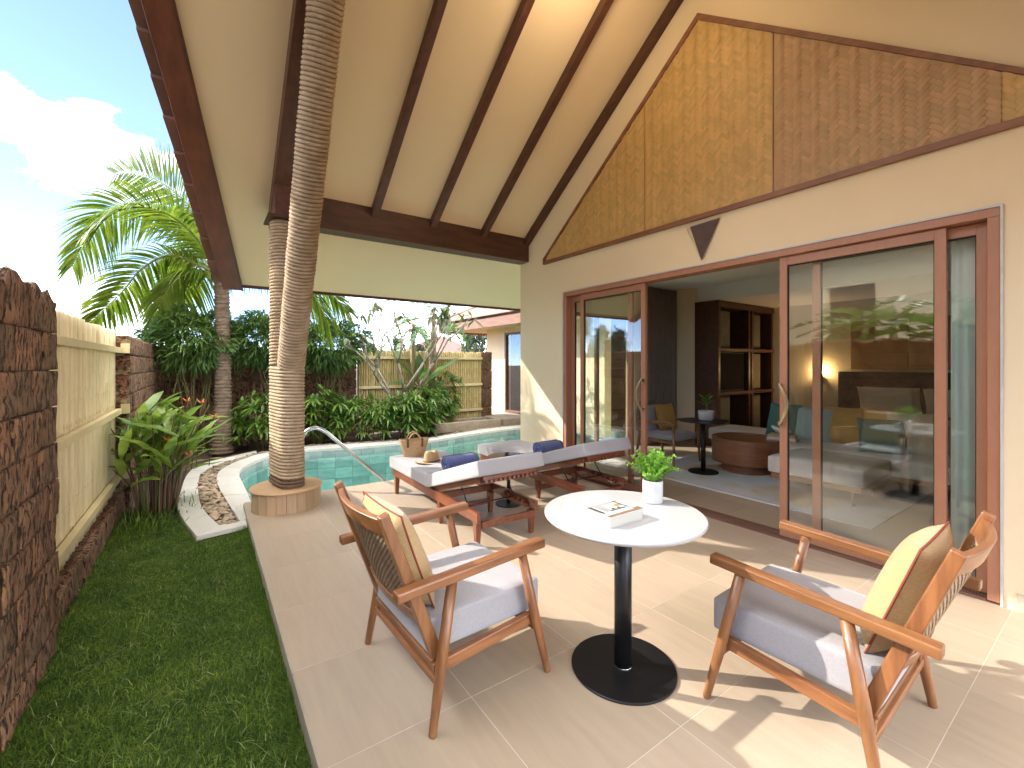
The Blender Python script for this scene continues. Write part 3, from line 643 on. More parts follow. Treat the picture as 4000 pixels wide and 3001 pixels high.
# gable: framed panels of woven bamboo
GT = [(4.80, 2.875), (4.80, 2.93), (YR, 4.80), (.14, 2.93), (.14, 2.875)]
def inside(y, z, m=.0): return z > 2.875+m and z < 2.93+(4.80-2.93)*(1-abs(y-YR)/2.33)-m*1.3
b = MB(); b.bx(3.898, 3.9295, .10, 4.84, 2.845, 2.892); b.build('gable_trim', 'trim_wood', H, bevel=.003)
for sg in (1, -1):
    b = MB(); y0 = YR+sg*2.37; k = .060
    b.prism([(y0, 2.893), (y0, 2.925), (YR, 4.835), (YR, 4.770), (y0-sg*.045, 2.925), (y0-sg*.045, 2.893)][::sg], 'x', 3.897, 3.9295); b.build('gable_trim', 'trim_wood', H, bevel=.003)
def weave(y0, y1, m, seed):
    r_ = random.Random(seed); w_ = .030; V, F = [], []
    c45 = math.cos(R(45)); ym, zm = (y0+y1)/2, 3.8
    N_ = 70
    for i in range(-N_, N_):
        for j in range(-N_, N_):
            k = (i-j) % 6
            for horiz in (0, 1):
                if horiz == 0 and k == 0: L_, u0, v0 = 3, i, j; su, sv = 3, 1
                elif horiz == 1 and (i-j) % 6 == 3: L_, u0, v0 = 3, i, j; su, sv = 1, 3
                else: continue
                uc, vc = (u0+su/2)*w_, (v0-(sv-1)+sv/2)*w_ if horiz else (v0+sv/2)*w_
                y_, z_ = ym+(uc-vc)*c45, zm+(uc+vc)*c45
                if not (y0+.012 < y_ < y1-.012 and inside(y_, z_, .012)): continue
                hl, hw = 1.46*w_, .47*w_; a = 0 if not horiz else 1; tw = r_.uniform(-.05, .05)
                du = Vector((0, c45, c45)) if not a else Vector((0, -c45, c45)); dv = Vector((0, -c45, c45)) if not a else Vector((0, c45, c45))
                du = (du+dv*tw).normalized(); c = Vector((3.918, y_, z_)); up = Vector((-1, 0, 0)); s = len(V); h = r_.uniform(.004, .0075)
                for (t, e) in ((-1, 0), (-.35, 1), (.35, 1), (1, 0)):
                    for q in (-1, 1): V.append(tuple(c+du*hl*t+dv*hw*q+up*(h*e+.0005*r_.random())))
                for t in range(3): F.append((s+2*t, s+2*t+1, s+2*t+3, s+2*t+2))
    bk = MB(); poly = [p for p in [(y0, 2.885), (y0, None), (y1, None), (y1, 2.885)]]
    top = lambda y: 2.93+(4.80-2.93)*(1-abs(y-YR)/2.33)-.01
    pl = [(y0, 2.885), (y0, top(y0))]+([(YR, top(YR))] if y0 < YR < y1 else [])+[(y1, top(y1)), (y1, 2.885)]
    bk.prism(pl, 'x', 3.920, 3.9285); o = bk.build('woven_panel', m, H)
    s = stuff(nmesh('woven_strips', V, F, m, o))
    return o
weave(3.105, 4.795, 'weave', 1); weave(1.792, 3.100, 'weave', 2); weave(.498, 1.786, 'weave_brown', 3); weave(.145, .493, 'weave', 4)
for y in (3.1025, 1.789, .4955):
    top = 2.93+(4.80-2.93)*(1-abs(y-YR)/2.33)-.03; b = MB(); b.bx(3.908, 3.9285, y-.0013, y+.0013, 2.89, top); b.build('panel_joint', 'weave_brown', H)
# door frame and sliding doors
b = MB(); b.bx(3.922, 4.07, .50, .555, .013, 2.345); b.bx(3.922, 4.07, 4.375, 4.43, .013, 2.345); b.bx(3.922, 4.07, .50, 4.43, 2.345, 2.40); df = b.build('door_frame', 'frame', H, bevel=.003)
b = MB(); b.bx(3.914, 3.932, .488, .4995, .0, 2.412); b.bx(3.914, 3.932, 4.4305, 4.442, 0, 2.412); b.bx(3.914, 3.932, .4995, 4.4305, 2.4005, 2.412); b.build('sealant', 'cover_white', df)
b = MB(); b.bx(3.925, 4.13, .50, 4.43, -.01, .005)
for x in (3.93, 3.962, 4.0, 4.035, 4.07): b.bx(x, x+.010, .56, 4.37, .005, .016)
b.build('threshold_track', 'track', df)
def door(y0, y1, x0, hy=None, bulge=1):
    b = MB(); st = .058; x1 = x0+.040
    b.bx(x0, x1, y0, y0+st, .02, 2.34); b.bx(x0, x1, y1-st, y1, .02, 2.34); b.bx(x0, x1, y0+st, y1-st, 2.27, 2.34); b.bx(x0, x1, y0+st, y1-st, .02, .095)
    d = b.build('sliding_door', 'frame', H, bevel=.002)
    p = MB(); p.bx(x0+.017, x0+.023, y0+st, y1-st, .095, 2.27); p.build('pane', 'pane', d)
    g = MB()
    for (a, c) in ((y0+st, y0+st+.006), (y1-st-.006, y1-st)): g.bx(x0+.012, x0+.028, a, c, .097, 2.268)
    g.bx(x0+.012, x0+.028, y0+st+.006, y1-st-.006, 2.262, 2.268); g.build('gasket', 'gap', d)
    if hy:
        h = MB(); pts = []
        for i in range(15):
            t = i/14; pts.append((x0-.045-.008*math.sin(math.pi*t), hy+bulge*(.062*math.sin(math.pi*t)-.014), .945+.345*t))
        for i in range(14):
            t = (i+.5)/14; wd = .016+.012*math.sin(math.pi*t); h.bar(pts[i], pts[i+1], .018, wd, side=(1, 0, 0))
        for z in (.96, 1.275): h.bx(x0-.05, x0, hy-bulge*.014-.008, hy-bulge*.014+.008, z-.014, z+.014)
        h.build('handle', 'metal_gold', d, bevel=.002)
    return d
door(3.131, 4.145, 3.957, hy=3.16, bulge=1); door(.742, 1.756, 3.957, hy=1.727, bulge=-1)
door(3.36, 4.373, 4.012); door(.557, 1.535, 4.012)
# ------------------------------------------------------------------ rope-wrapped column
K = thing('rope_column', 'forked column wrapped in thick natural rope on a round wooden base', 'column', (.70, 5.04, 0))
VC = Vector((.672, 5.13)); LC = Vector((.722, 4.92)); RR = .112
def ropegeo(cent, wind, m, name, rr=.0172):
    """cent: rope centre line points, wind: outward normals; three twisted strands"""
    P = np.array(cent); Nn = np.array(wind); T = np.gradient(P, axis=0); T /= np.linalg.norm(T, axis=1, keepdims=True)
    Nn = Nn-T*(Nn*T).sum(1, keepdims=True); Nn /= np.linalg.norm(Nn, axis=1, keepdims=True); B = np.cross(T, Nn)
    s = np.r_[0, np.cumsum(np.linalg.norm(np.diff(P, axis=0), axis=1))]; tw = s/.105*2*math.pi; n = 9
    th = np.linspace(0, 2*math.pi, n, endpoint=False); A = th[None]+0*tw[:, None]
    r = rr*(.70+.36*np.abs(np.cos(1.5*(A-tw[:, None]))))
    V = P[:, None]+r[..., None]*(np.cos(A)[..., None]*Nn[:, None]+np.sin(A)[..., None]*B[:, None])
    m_ = len(P); i = np.arange(m_-1)[:, None]*n; j = np.arange(n)[None]; j2 = (j+1) % n
    F = np.stack([i+j, i+j2, i+n+j2, i+n+j], -1).reshape(-1, 4)
    return nmesh(name, V.reshape(-1, 3), F, m, K, True)
def stadium(u, R_):                                       # perimeter of the two poles bound together
    d = (LC-VC); L_ = d.length; d = d/L_; nx = Vector((-d.y, d.x)); per = 2*math.pi*R_+2*L_; s = (u % 1)*per
    if s < L_: return VC+nx*R_+d*s, nx
    s -= L_
    if s < math.pi*R_: a = s/R_; q = nx*math.cos(a)+d*math.sin(a); return LC+q*R_, q
    s -= math.pi*R_
    if s < L_: return LC-nx*R_-d*s, -nx
    s -= L_; a = s/R_; q = -nx*math.cos(a)-d*math.sin(a); return VC+q*R_, q
def coil_low(z0, z1, m, name, pitch=.0335):
    turns = (z1-z0)/pitch; n = int(turns*105); c, w_ = [], []
    for i in range(n):
        u = turns*i/n; wob = 1+.012*math.sin(u*2.1)+.016*math.sin(int(u)*12.9898); p, q = stadium(u, (RR-.004)*wob); c.append((p.x, p.y, z0+pitch*u)); w_.append((q.x, q.y, 0))
    return ropegeo(c, w_, m, name)
def coil(p0, p1, R_, m, name, pitch=.0335):
    p0 = Vector(p0); p1 = Vector(p1); ax = (p1-p0); L_ = ax.length; ax /= L_; e1 = Vector((1, 0, 0)); e1 = (e1-ax*e1.dot(ax)).normalized(); e2 = ax.cross(e1)
    turns = L_/pitch; n = int(turns*68); c, w_ = [], []
    for i in range(n):
        u = turns*i/n; a = 2*math.pi*u; q = e1*math.cos(a)+e2*math.sin(a); wob = 1+.012*math.sin(u*1.7)+.014*math.sin(int(u+.25)*12.9898); p = p0+ax*(pitch*u)+q*R_*wob; c.append(tuple(p)); w_.append(tuple(q))
    return ropegeo(c, w_, m, name)
coil_low(.236, .318, 'rope_wet', 'wet_rope'); coil_low(.318, 1.44, 'rope', 'rope_wrap')
coil((VC.x, VC.y, 1.44), (VC.x, VC.y, 2.925), RR-.006, 'rope', 'rope_wrap'); coil((LC.x, LC.y, 1.43), (LC.x, 2.83, 5.00), RR-.002, 'rope', 'rope_wrap')
b = MB(); b.tube([(VC.x, VC.y, .2), (VC.x, VC.y, 2.93)], .098, 20); b.tube([(LC.x, LC.y, .2), (LC.x, LC.y, 1.43), (LC.x, 2.80, 5.05)], .098, 20); b.build('pole', 'rope', K, True)
for i in range(22):
    a0 = 2*math.pi*i/22; a1 = 2*math.pi*(i+1)/22-.012; b = MB(); v = []
    for r in (.285, .318):
        for a in (a0, a1):
            v.append((.70+r*math.cos(a), 5.035+r*math.sin(a)))
    b.prism([v[0], v[2], v[3], v[1]], 'z', .001, .196); b.build('base_board', 'base_wood', K)
b = MB(); b.lathe([(.20, .196), (.332, .1965), (.338, .206), (.332, .2165), (.1, .217)], (.70, 5.035, 0), 48); b.build('base_top', 'base_top', K, False, bevel=0)
b = MB(); b.lathe([(.284, .0), (.284, .19)], (.70, 5.035, 0), 40); b.build('base_core', 'gap', K)
# triangular wall sconce over the doors
S = thing('wall_sconce', 'small inverted triangular wooden wall lamp above the sliding doors', 'lamp', (3.93, 2.44, 2.78))
W1, FL, FR_, C_ = Vector((3.929, 2.615, 2.80)), Vector((3.845, 2.515, 2.775)), Vector((3.912, 2.255, 2.805)), Vector((3.905, 2.435, 2.445))
def tri_plate(p, q, r, th, name, m):
    n = (q-p).cross(r-p).normalized()*th; b = MB(); b.add([tuple(p), tuple(q), tuple(r), tuple(p+n), tuple(q+n), tuple(r+n)], [(2, 1, 0), (3, 4, 5), (0, 1, 4, 3), (1, 2, 5, 4), (2, 0, 3, 5)]); b.build(name, m, S)
tri_plate(FL, FR_, C_, .010, 'front_plate', 'dark_wood'); tri_plate(W1, FL, C_, .006, 'side_plate', 'plaster'); b = MB(); b.add([tuple(W1-Vector((0, 0, .04))), tuple(FL-Vector((0, 0, .04))), tuple(FR_-Vector((0, 0, .04)))], [(0, 1, 2)]); b.build('top_plate', 'dark_wood', S)
# lit pendant under the ridge whose glow shows on the ceiling and gable
PD = thing('pendant_lamp', 'lit round pendant lamp hanging under the roof ridge', 'lamp', (2.60, YR, 4.60))
b = MB(); b.tube([(2.60, YR, 4.74), (2.60, YR, ZC(YR)-.262)], .008, 8); b.build('rod', 'dark_wood', PD, True); b = MB(); b.lathe([(.02, 4.46), (.08, 4.48), (.12, 4.54), (.135, 4.60), (.12, 4.66), (.08, 4.72), (.02, 4.74)], (2.60, YR, 0), 24); b.build('globe', 'globe_glow', PD, True)
pl = bpy.data.lights.new('globe_light', 'POINT'); pl.energy = 20; pl.color = (1, .76, .50); pl.shadow_soft_size = .16; po = bpy.data.objects.new('globe_light', pl); lin(po, PD); po.location = (0, 0, .01)
# ------------------------------------------------------------------ inside the house
b = MB(); b.bx(4.13, 9.4, -.47, 5.21, -.3, -.0008); IF = struct(b.build('room_floor', 'grout'))
xs = [4.13]+[4.65+.612*k for k in range(8)]; tiles(IF, xs, YL[2:10]+[5.205], 0.)
b = MB(); b.bx(4.131, 7.45, -.47, 5.209, 2.85, 2.9); b.bx(7.45, 9.399, -.47, 5.209, 2.58, 2.9); b.build('room_ceiling', 'plaster_white', H)
b = MB(); b.bx(7.36, 7.46, 4.72, 5.209, 0, 2.849); b.build('inner_wall', 'plaster_inside', H); b = MB(); b.bx(7.352, 7.36, 4.72, 5.2, 0, .09); b.build('skirting', 'tile_edge', H)
U = thing('shelf_unit', 'tall dark walnut shelving wall with pale back panels around a television', 'shelf', (8.3, 4.5, 0))
b = MB(); b.bx(7.36, 7.42, 4.26, 4.715, 0, 2.575); b.build('side_panel', 'walnut', U)
for x in (8.40, 8.52, 9.28): b = MB(); b.bx(x, x+.06, 4.27, 4.70, .05, 2.56); b.build('upright', 'walnut', U)
for z in (0.02, .90, 1.68, 2.46): b = MB(); b.bx(7.42, 9.38, 4.262, 4.70, z, z+(.055 if z < 2.4 else .11)); b.build('shelf', 'walnut', U)
b = MB(); b.bx(7.42, 9.38, 4.66, 4.70, .08, 2.45); b.build('back_panel', 'walnut', U)
for (x0, x1) in ((7.45, 7.98), (8.60, 9.1)):
    for (z0, z1) in ((.13, .86), (1.76, 2.42), (.98, 1.65)):
        if x0 < 8 and .9 < z0 < 1.1: continue
        b = MB(); b.bx(x0, x1, 4.40, 4.43, z0, z1); b.build('pale_panel', 'panel_back', U)
b = thing('television', 'flat black television set into the walnut shelving', 'television', (7.9, 4.34, .96)); s = MB(); s.bx(7.43, 8.38, 4.33, 4.36, .97, 1.66); s.build('case', 'black', b); s = MB(); s.bx(7.44, 8.37, 4.327, 4.3302, .985, 1.65); s.build('screen', 'tv_screen', b)
def drape(name, label, p0, p1, z0, z1, m, amp, waves, cat='curtain'):
    P = Vector(p0); Q = Vector(p1); d = (Q-P); L_ = d.length; d /= L_; nn = Vector((-d.y, d.x)); V, F = [], []; n = waves*12
    for i in range(n+1):
        t = i/n; a = amp*math.sin(2*math.pi*waves*t)+amp*.35*math.sin(2*math.pi*waves*.37*t+1)
        for z in (z0, z1):
            k = 1. if z == z0 else .85; c = P+d*L_*t+nn*a*k; V.append((c.x, c.y, z))
    for i in range(n): F.append((2*i, 2*i+2, 2*i+3, 2*i+1))
    o = nmesh(name, V, F, m, None, True); s = o.modifiers.new('thick', 'SOLIDIFY'); s.thickness = .003; return tag(o, label, cat)
drape('curtain', 'heavy dark taupe curtain gathered beside the inner window', (6.45, 5.08), (7.33, 5.08), .02, 2.83, 'curtain', .035, 11)
drape('curtain', 'pale teal sheer curtain hanging behind the narrow glass strip', (4.20, .36), (4.17, .76), .02, 2.83, 'sheer', .022, 4)
drape('curtain', 'dark taupe curtain gathered beside the house corner behind glass', (4.20, 5.04), (4.62, 5.10), .02, 2.83, 'curtain', .03, 5)
b = MB(); b.bx(4.80, 7.0, 1.37, 4.15, .001, .013); tag(b.build('rug', 'rug'), 'pale blue grey rug with streaks of gold under the sofa', 'rug')
def sofa_block(name, label, x0, x1, y0, y1, legs, cat='sofa', grp=None):
    t = thing(name, label, cat, ((x0+x1)/2, (y0+y1)/2, .013), group=grp); c = MB(); c.cushion((x1-x0)/2, (y1-y0)/2, .095, .03, .012, 8, Matrix.Translation(((x0+x1)/2, (y0+y1)/2, .335))); c.build('cushion', 'sofa', t, True)
    f = MB(); f.bx(x0+.03, x1-.03, y0+.03, y1-.03, .19, .238); f.build('frame', 'oak_chair', t)
    for (x, y) in legs: l = MB(); l.tube([(x, y, .015), (x, y, .195)], [.014, .022], 10); l.build('leg', 'oak_chair', t, True)
    return t
sofa_block('chaise', 'grey upholstered chaise section with round wooden legs on the rug', 5.20, 6.04, 1.55, 2.44, [(5.39, 1.69), (5.39, 2.30), (5.9, 1.69), (5.9, 2.30)])
sofa_block('ottoman', 'low grey ottoman beyond the drum coffee table', 6.70, 7.38, 3.12, 4.06, [(6.8, 3.22), (6.8, 3.95), (7.28, 3.22), (7.28, 3.95)], 'ottoman')
sf = sofa_block('sofa', 'grey sofa lined with coloured cushions in front of the bed', 6.06, 6.98, 1.10, 3.08, [(6.15, 1.2), (6.15, 2.98), (6.9, 1.2), (6.9, 2.98)])
c = MB(); c.cushion(.06, .98, .17, .03, .01, 8, Matrix.Translation((6.93, 2.09, .58))); c.build('backrest', 'sofa', sf, True)
def pillow(name, m, size, thick, par=None, pipe=None, T=None, n=12, cat=None, label=None, group=None):
    V, F = [], []; b = MB()
    for sgn in (1, -1):
        k = len(b.v)
        for i in range(n+1):
            for j in range(n+1):
                u = -1+2*i/n; v_ = -1+2*j/n; pin = 1-.055*(1-v_*v_)*abs(u)**3; pin2 = 1-.055*(1-u*u)*abs(v_)**3
                h = thick/2*max(0, (1-u**4))**.55*max(0, (1-v_**4))**.55*(1+.08*math.sin(5*u+3*v_))
                b.v.append((u*size[0]/2*pin, v_*size[1]/2*pin2, sgn*h))
        for i in range(n):
            for j in range(n):
                q = (k+i*(n+1)+j, k+(i+1)*(n+1)+j, k+(i+1)*(n+1)+j+1, k+i*(n+1)+j+1); b.f.append(q if sgn > 0 else q[::-1])
    if T is not None: b.v = [tuple(T@Vector(p)) for p in b.v]
    o = b.build(name, m, par, True, world=(par is None))
    if pipe:
        pb = MB(); e = []
        for (i0, j0, di, dj) in ((0, 0, 1, 0), (n, 0, 0, 1), (n, n, -1, 0), (0, n, 0, -1)):
            for s_ in range(n):
                i, j = i0+di*s_, j0+dj*s_; u = -1+2*i/n; v_ = -1+2*j/n; pin = 1-.055*(1-v_*v_)*abs(u)**3; pin2 = 1-.055*(1-u*u)*abs(v_)**3; p = Vector((u*size[0]/2*pin, v_*size[1]/2*pin2, 0)); e.append(T@p if T is not None else p)
        pb.tube(e, .0042, 6, closed=True); q = pb.build('piping', pipe, o, True, world=False)
    if label: tag(o, label, cat or 'cushion', group)
    return o
def upright(x, y, z, yaw, tilt): return Matrix.Translation((x, y, z))@Matrix.Rotation(yaw, 4, 'Z')@Matrix.Rotation(tilt, 4, 'Y')@Matrix.Rotation(R(90), 4, 'Y')@Matrix.Rotation(R(90), 4, 'Z')
for (x, y, z, yaw, tl, m, sz, lab) in ((6.72, 2.93, .66, 2.9, -.25, 'teal_fabric', .48, 'square dark teal cushion beside the bird ornament on the sofa'), (6.66, 2.53, .65, 3.1, -.25, 'mint_fabric', .46, 'pale mint cushion beside the dark teal one on the sofa'),
        (6.72, 2.17, .66, 3.3, -.25, 'mustard_fabric', .50, 'mustard cushion in the middle of the grey sofa'), (6.40, 1.74, .62, 3.5, -.5, 'teal_fabric', .44, 'dark teal cushion leaning forward on a beige one'), (6.58, 1.50, .66, 3.3, -.25, 'beige_fabric', .50, 'large beige cushion at the sofa end away from the ottoman'), (6.75, 1.83, .68, 3.2, -.2, 'mustard_fabric', .46, 'golden cushion tucked behind the teal and beige cushions')):
    pillow('cushion', m, (sz, sz), .15, None, None, upright(x, y, z, yaw, tl), label=lab)
# drum coffee table, books and bird
t = thing('coffee_table', 'round drum coffee table of brown oak on a recessed base', 'table', (6.05, 3.10, .013)); b = MB(); b.lathe([(.40, .135), (.43, .14), (.435, .16), (.435, .455), (.43, .463), (.41, .463), (.405, .447), (.05, .447)], (6.05, 3.1, 0), 64); b.build('drum', 'oak_drum', t); b = MB(); b.lathe([(.31, .014), (.31, .135)], (6.05, 3.1, 0), 48); b.build('base', 'oak_drum', t)
t = thing('book_stack', 'two pale hardback books stacked on the sofa under a bird ornament', 'books', (6.28, 2.75, .43), .25)
for z, s_, m in ((0.002, 1., 'base_wood'), (.032, .95, 'cover_white'), (.062, .9, 'base_wood')): b = MB(); b.bx(-.12*s_, .12*s_, -.17*s_, .17*s_, z, z+.028); b.build('book', m, t, world=False)
b = MB(); b.tube([(6.24, 2.63, .575), (6.25, 2.68, .572), (6.27, 2.75, .566), (6.29, 2.82, .578), (6.30, 2.87, .605), (6.305, 2.90, .62)], [.006, .03, .045, .034, .026, .006], 12); b.bx(6.26, 6.28, 2.74, 2.77, .52, .56); tag(b.build('bird_ornament', 'ceramic', None, True), 'white ceramic bird on the books', 'ornament')
# inside side table with plant
t = thing('side_table', 'black pedestal side table with a potted rubber plant beside the drum table', 'table', (5.47, 3.38, .013)); b = MB(); b.lathe([(.19, 0.014), (.19, .026), (.02, .028)], (5.47, 3.38, 0), 40); b.build('base', 'black', t); b = MB(); b.tube([(5.47, 3.38, .02), (5.47, 3.38, .69)], .03, 20); b.build('post', 'black', t, True); b = MB(); b.lathe([(.31, .69), (.31, .705)], (5.47, 3.38, 0), 48); b.build('table_top', 'black_satin', t)
t = thing('potted_plant', 'small rubber plant in a ribbed white pot on the black side table', 'plant', (5.50, 3.36, .706)); b = MB(); b.lathe([(.085, .706), (.095, .72), (.10, .80), (.10, .83), (.09, .83), (.085, .815), (.01, .815)], (5.5, 3.36, 0), 32); b.build('pot', 'ceramic', t, True); b = MB(); b.tube([(5.5, 3.36, .81), (5.51, 3.35, .90), (5.50, 3.36, .99)], .007, 6); b.build('stem', 'bark_grey', t, True)
for k in range(8):
    a = k*2.4; D = np.array([[math.cos(a), math.sin(a), .55+.12*k]]); V, F = leaves(np.array([[5.5, 3.36, .88+.012*k]]), D, .155, .07, .12, .15, 5, [.2, .8, 1, .75, .05]); nmesh('leaf', V, F, 'lady_leaf', t, True)
# lounge chair inside, back woven
t = thing('lounge_chair', 'oak lounge chair with woven grey back seen through the open door', 'chair', (5.70, 4.10, 0))
for (x, y, dx, dy, h) in ((5.40, 3.78, .03, .03, .60), (6.03, 3.78, -.03, .03, .60), (5.40, 4.44, .03, -.05, .45), (6.03, 4.44, -.03, -.05, .45)): b = MB(); b.tube([(x, y, 0.014), (x+dx, y+dy, h)], [.016, .024], 10); b.build('leg', 'oak_chair', t, True)
for x in (5.42, 6.01):
    b = MB(); b.tube([(x, 3.76, .595), (x, 3.9, .612), (x, 4.2, .60), (x, 4.42, .57)], .022, 10); b.build('arm', 'oak_chair', t, True)
b = MB(); b.bx(5.44, 5.99, 3.82, 4.42, .31, .35); b.build('seat_frame', 'oak_chair', t, bevel=.006)
c = MB(); c.cushion(.27, .29, .05, .03, .01, 8, Matrix.Translation((5.715, 4.08, .40))); c.build('seat_cushion', 'grey_fabric', t, True)
V, F = [], []
for i in range(26):
    for j in range(16):
        a = math.pi*(.02+.96*i/25); x = 5.715+.33*math.cos(a); y = 4.36+.14*math.sin(a); z = .46+.40*j/15; k = len(V); top = .48+.40*(math.sin(a)**.5)
        if z > top: continue
        dz = .016; dx = .022*(1 if (i+j) % 2 else -1)
        for (p, q) in ((-1, -1), (1, -1), (1, 1), (-1, 1)): V.append((x+p*.022*abs(math.sin(a))+q*dx*.3, y+p*.010*math.cos(a)+.012*((i+j) % 2), z+q*dz))
        F.append((k, k+1, k+2, k+3))
nmesh('woven_back', V, F, 'woven_grey', t)
c = MB(); c.cushion(.25, .06, .20, .04, 0, 8, Matrix.Translation((5.715, 4.36, .62))@Matrix.Rotation(-.2, 4, 'X')); c.build('back_cushion', 'grey_fabric', t, True)
pillow('cushion', 'mustard_fabric', (.42, .42), .14, None, None, Matrix.Translation((5.80, 4.20, .64))@Matrix.Rotation(R(75), 4, 'X'), label='mustard cushion on the indoor lounge chair')
# bed, headboard, art, bedside lamp
t = thing('bed', 'large bed with white linen behind the sofa', 'bed', (8.3, 2.0, 0)); b = MB(); b.bx(7.25, 9.30, 1.0, 2.95, .02, .30); b.build('bed_base', 'walnut', t); c = MB(); c.cushion(1.02, .99, .16, .05, .02, 10, Matrix.Translation((8.27, 1.97, .46))); c.build('mattress', 'linen', t, True); b = MB(); b.bx(9.31, 9.39, .55, 3.15, .02, 1.32); b.build('headboard', 'headboard', t)
for (x, y, s_) in ((8.98, 2.40, .7), (8.98, 1.58, .7), (9.14, 2.35, .72), (9.14, 1.55, .72)): pillow('pillow', 'linen', (s_, .48), .18, t, None, Matrix.Translation((x-8.3, y-2.0, .86))@Matrix.Rotation(R(90), 4, 'Z')@Matrix.Rotation(R(68), 4, 'X'))
for k, (y0, y1) in enumerate(((.65, 1.42), (1.43, 2.20), (2.21, 2.98))): b = MB(); b.bx(9.37, 9.398, y0, y1, 1.36, 2.2); tag(b.build('wall_panel', 'art_orange'), 'framed orange and cream abstract wall panel above the headboard', 'picture', 'wall panels above the bed')
t = thing('bedside_lamp', 'lit warm wall lamp beside the headboard', 'lamp', (9.38, 3.43, 1.2)); b = MB(); b.lathe([(.035, 1.12), (.035, 1.28)], (9.34, 3.43, 0), 16, cap=False); b.build('shade', 'black', t); b = MB(); b.lathe([(.025, 1.17), (.025, 1.23)], (9.34, 3.43, 0), 12); b.build('bulb', 'lamp_glow', t)
pl = bpy.data.lights.new('bulb_light', 'POINT'); pl.energy = 4.5; pl.color = (1, .62, .28); pl.shadow_soft_size = .02; po = bpy.data.objects.new('bulb_light', pl); lin(po, t); po.location = (-.04, 0, .12)
# ------------------------------------------------------------------ terrace furniture
def armchair(label, loc, rz):
    t = thing('armchair', label, 'armchair', loc, rz, 'cane-backed armchairs on the terrace')
    def B(b, name, m, bev=.004, sm=False): return b.build(name, m, t, sm, bev, world=False)
    for s in (1, -1):
        b = MB(); b.tube([(.345, s*.358, 0), (.342, s*.357, .006), (.272, s*.345, .30), (.205, s*.338, .585)], [.0135, .016, .0225, .0205], 16); B(b, 'leg', 'teak_z', 0, True)
        b = MB(); b.tube([(-.262, s*.362, 0), (-.260, s*.3615, .006), (-.208, s*.348, .30), (-.158, s*.338, .575)], [.0135, .016, .0235, .0215], 16); B(b, 'leg', 'teak_z', 0, True)
        b = MB(); b.bar((-.405, s*.340, .578), (.325, s*.340, .612), .052, .040, side=(0, 1, 0)); B(b, 'armrest', 'teak', .007)
        b = MB(); b.bar((-.235, s*.312, .225), (.285, s*.312, .262), .030, .050, side=(0, 1, 0)); B(b, 'side_rail', 'teak', .004)
        b = MB(); b.bar((-.185, s*.288, .205), (-.432, s*.288, .880), .036, .052, side=(0, 1, 0), ht2=.040); B(b, 'back_post', 'teak_z', .005)
    b = MB(); b.bar((-.215, -.306, .232), (-.215, .306, .232), .034, .066, side=(1, 0, .3)); B(b, 'rear_rail', 'teak_y')
    b = MB(); b.bar((-.222, -.345, .185), (-.222, .345, .185), .030, .028, side=(1, 0, 0)); B(b, 'stretcher', 'teak_y')
    b = MB(); b.bar((.295, -.34, .225), (.295, .34, .225), .028, .045, side=(1, 0, 0)); B(b, 'front_rail', 'teak_y')
    def bow(z, xa, depth, wd, ht, name, tilt):                       # rail curved backwards between the posts
        b = MB(); n = 12; V = []
        for i in range(n+1):
            y = -.272+.544*i/n; k = 1-(y/.272)**2; x = xa-depth*k; a = tilt
            for (p, q) in ((-1, -1), (1, -1), (1, 1), (-1, 1)): V.append((x+p*wd/2*math.cos(a)-q*ht/2*math.sin(a), y, z+q*ht/2*math.cos(a)+p*wd/2*math.sin(a)))
        F = []
        for i in range(n):
            for j in range(4): F.append((4*i+j, 4*i+(j+1) % 4, 4*i+4+(j+1) % 4, 4*i+4+j))
        F += [(0, 3, 2, 1), (4*n, 4*n+1, 4*n+2, 4*n+3)]; b.add(V, F); return B(b, name, 'teak_y', .004)
    ta = math.atan2(.247, .675)
    def px_(z): return -.185-.247*(z-.205)/.675
    bow(.823, px_(.823), .042, .024, .075, 'crest_rail', ta); bow(.425, px_(.425), .030, .022, .050, 'lower_rail', ta)
    # woven cane: ribbons passing over and under each other
    V, F = [], []
    def pt(y, z, o): k = 1-(y/.272)**2; return (px_(z)-(.030+.012*(z-.45)/.37)*k+o*.9, y, z+o*.35)
    nv, nh = 36, 30
    for i in range(nv):
        y = -.262+.524*(i+.5)/nv; pr = None
        for j in range(nh+1):
            z = .447+.342*j/nh; o = .0026*(1 if (i+j) % 2 else -1); k = len(V); V += [pt(y-.0048, z, o), pt(y+.0048, z, o)]
            if pr is not None: F.append((pr, pr+1, k+1, k))
            pr = k
    for j in range(nh):
        z = .447+.342*(j+.5)/nh; pr = None
        for i in range(nv+1):
            y = -.262+.524*i/nv; o = .0026*(1 if (i+j) % 2 else -1); k = len(V); V += [pt(y, z-.0036, o), pt(y, z+.0036, o)]
            if pr is not None: F.append((pr, pr+1, k+1, k))
            pr = k
    c = nmesh('cane_panel', V, F, 'cane', t, world=False); sd = c.modifiers.new('thick', 'SOLIDIFY'); sd.thickness = .0016
    c = MB(); c.cushion(.298, .285, .070, .013, .007, 12, Matrix.Translation((.055, 0, .342))); cu = c.build('seat_cushion', 'grey_fabric', t, True, world=False)
    pb = MB(); e = []
    for (sx, sy) in ((-1, -1), (1, -1), (1, 1), (-1, 1)): e.append((.055+sx*.283, sy*.270, .4065))
    sm = MB(); ee = []
    for k in range(4):
        for q in range(6): a = Vector(e[k]); bb = Vector(e[(k+1) % 4]); ee.append(a.lerp(bb, q/6))
    sm.tube(ee, .0022, 5, closed=True); sm.build('seam', 'grey_fabric', cu, True, world=False)
    return t
CH1 = armchair('cane-backed wooden armchair with its back to the lawn and laterite wall', (.975, 1.962, 0), R(2.5))
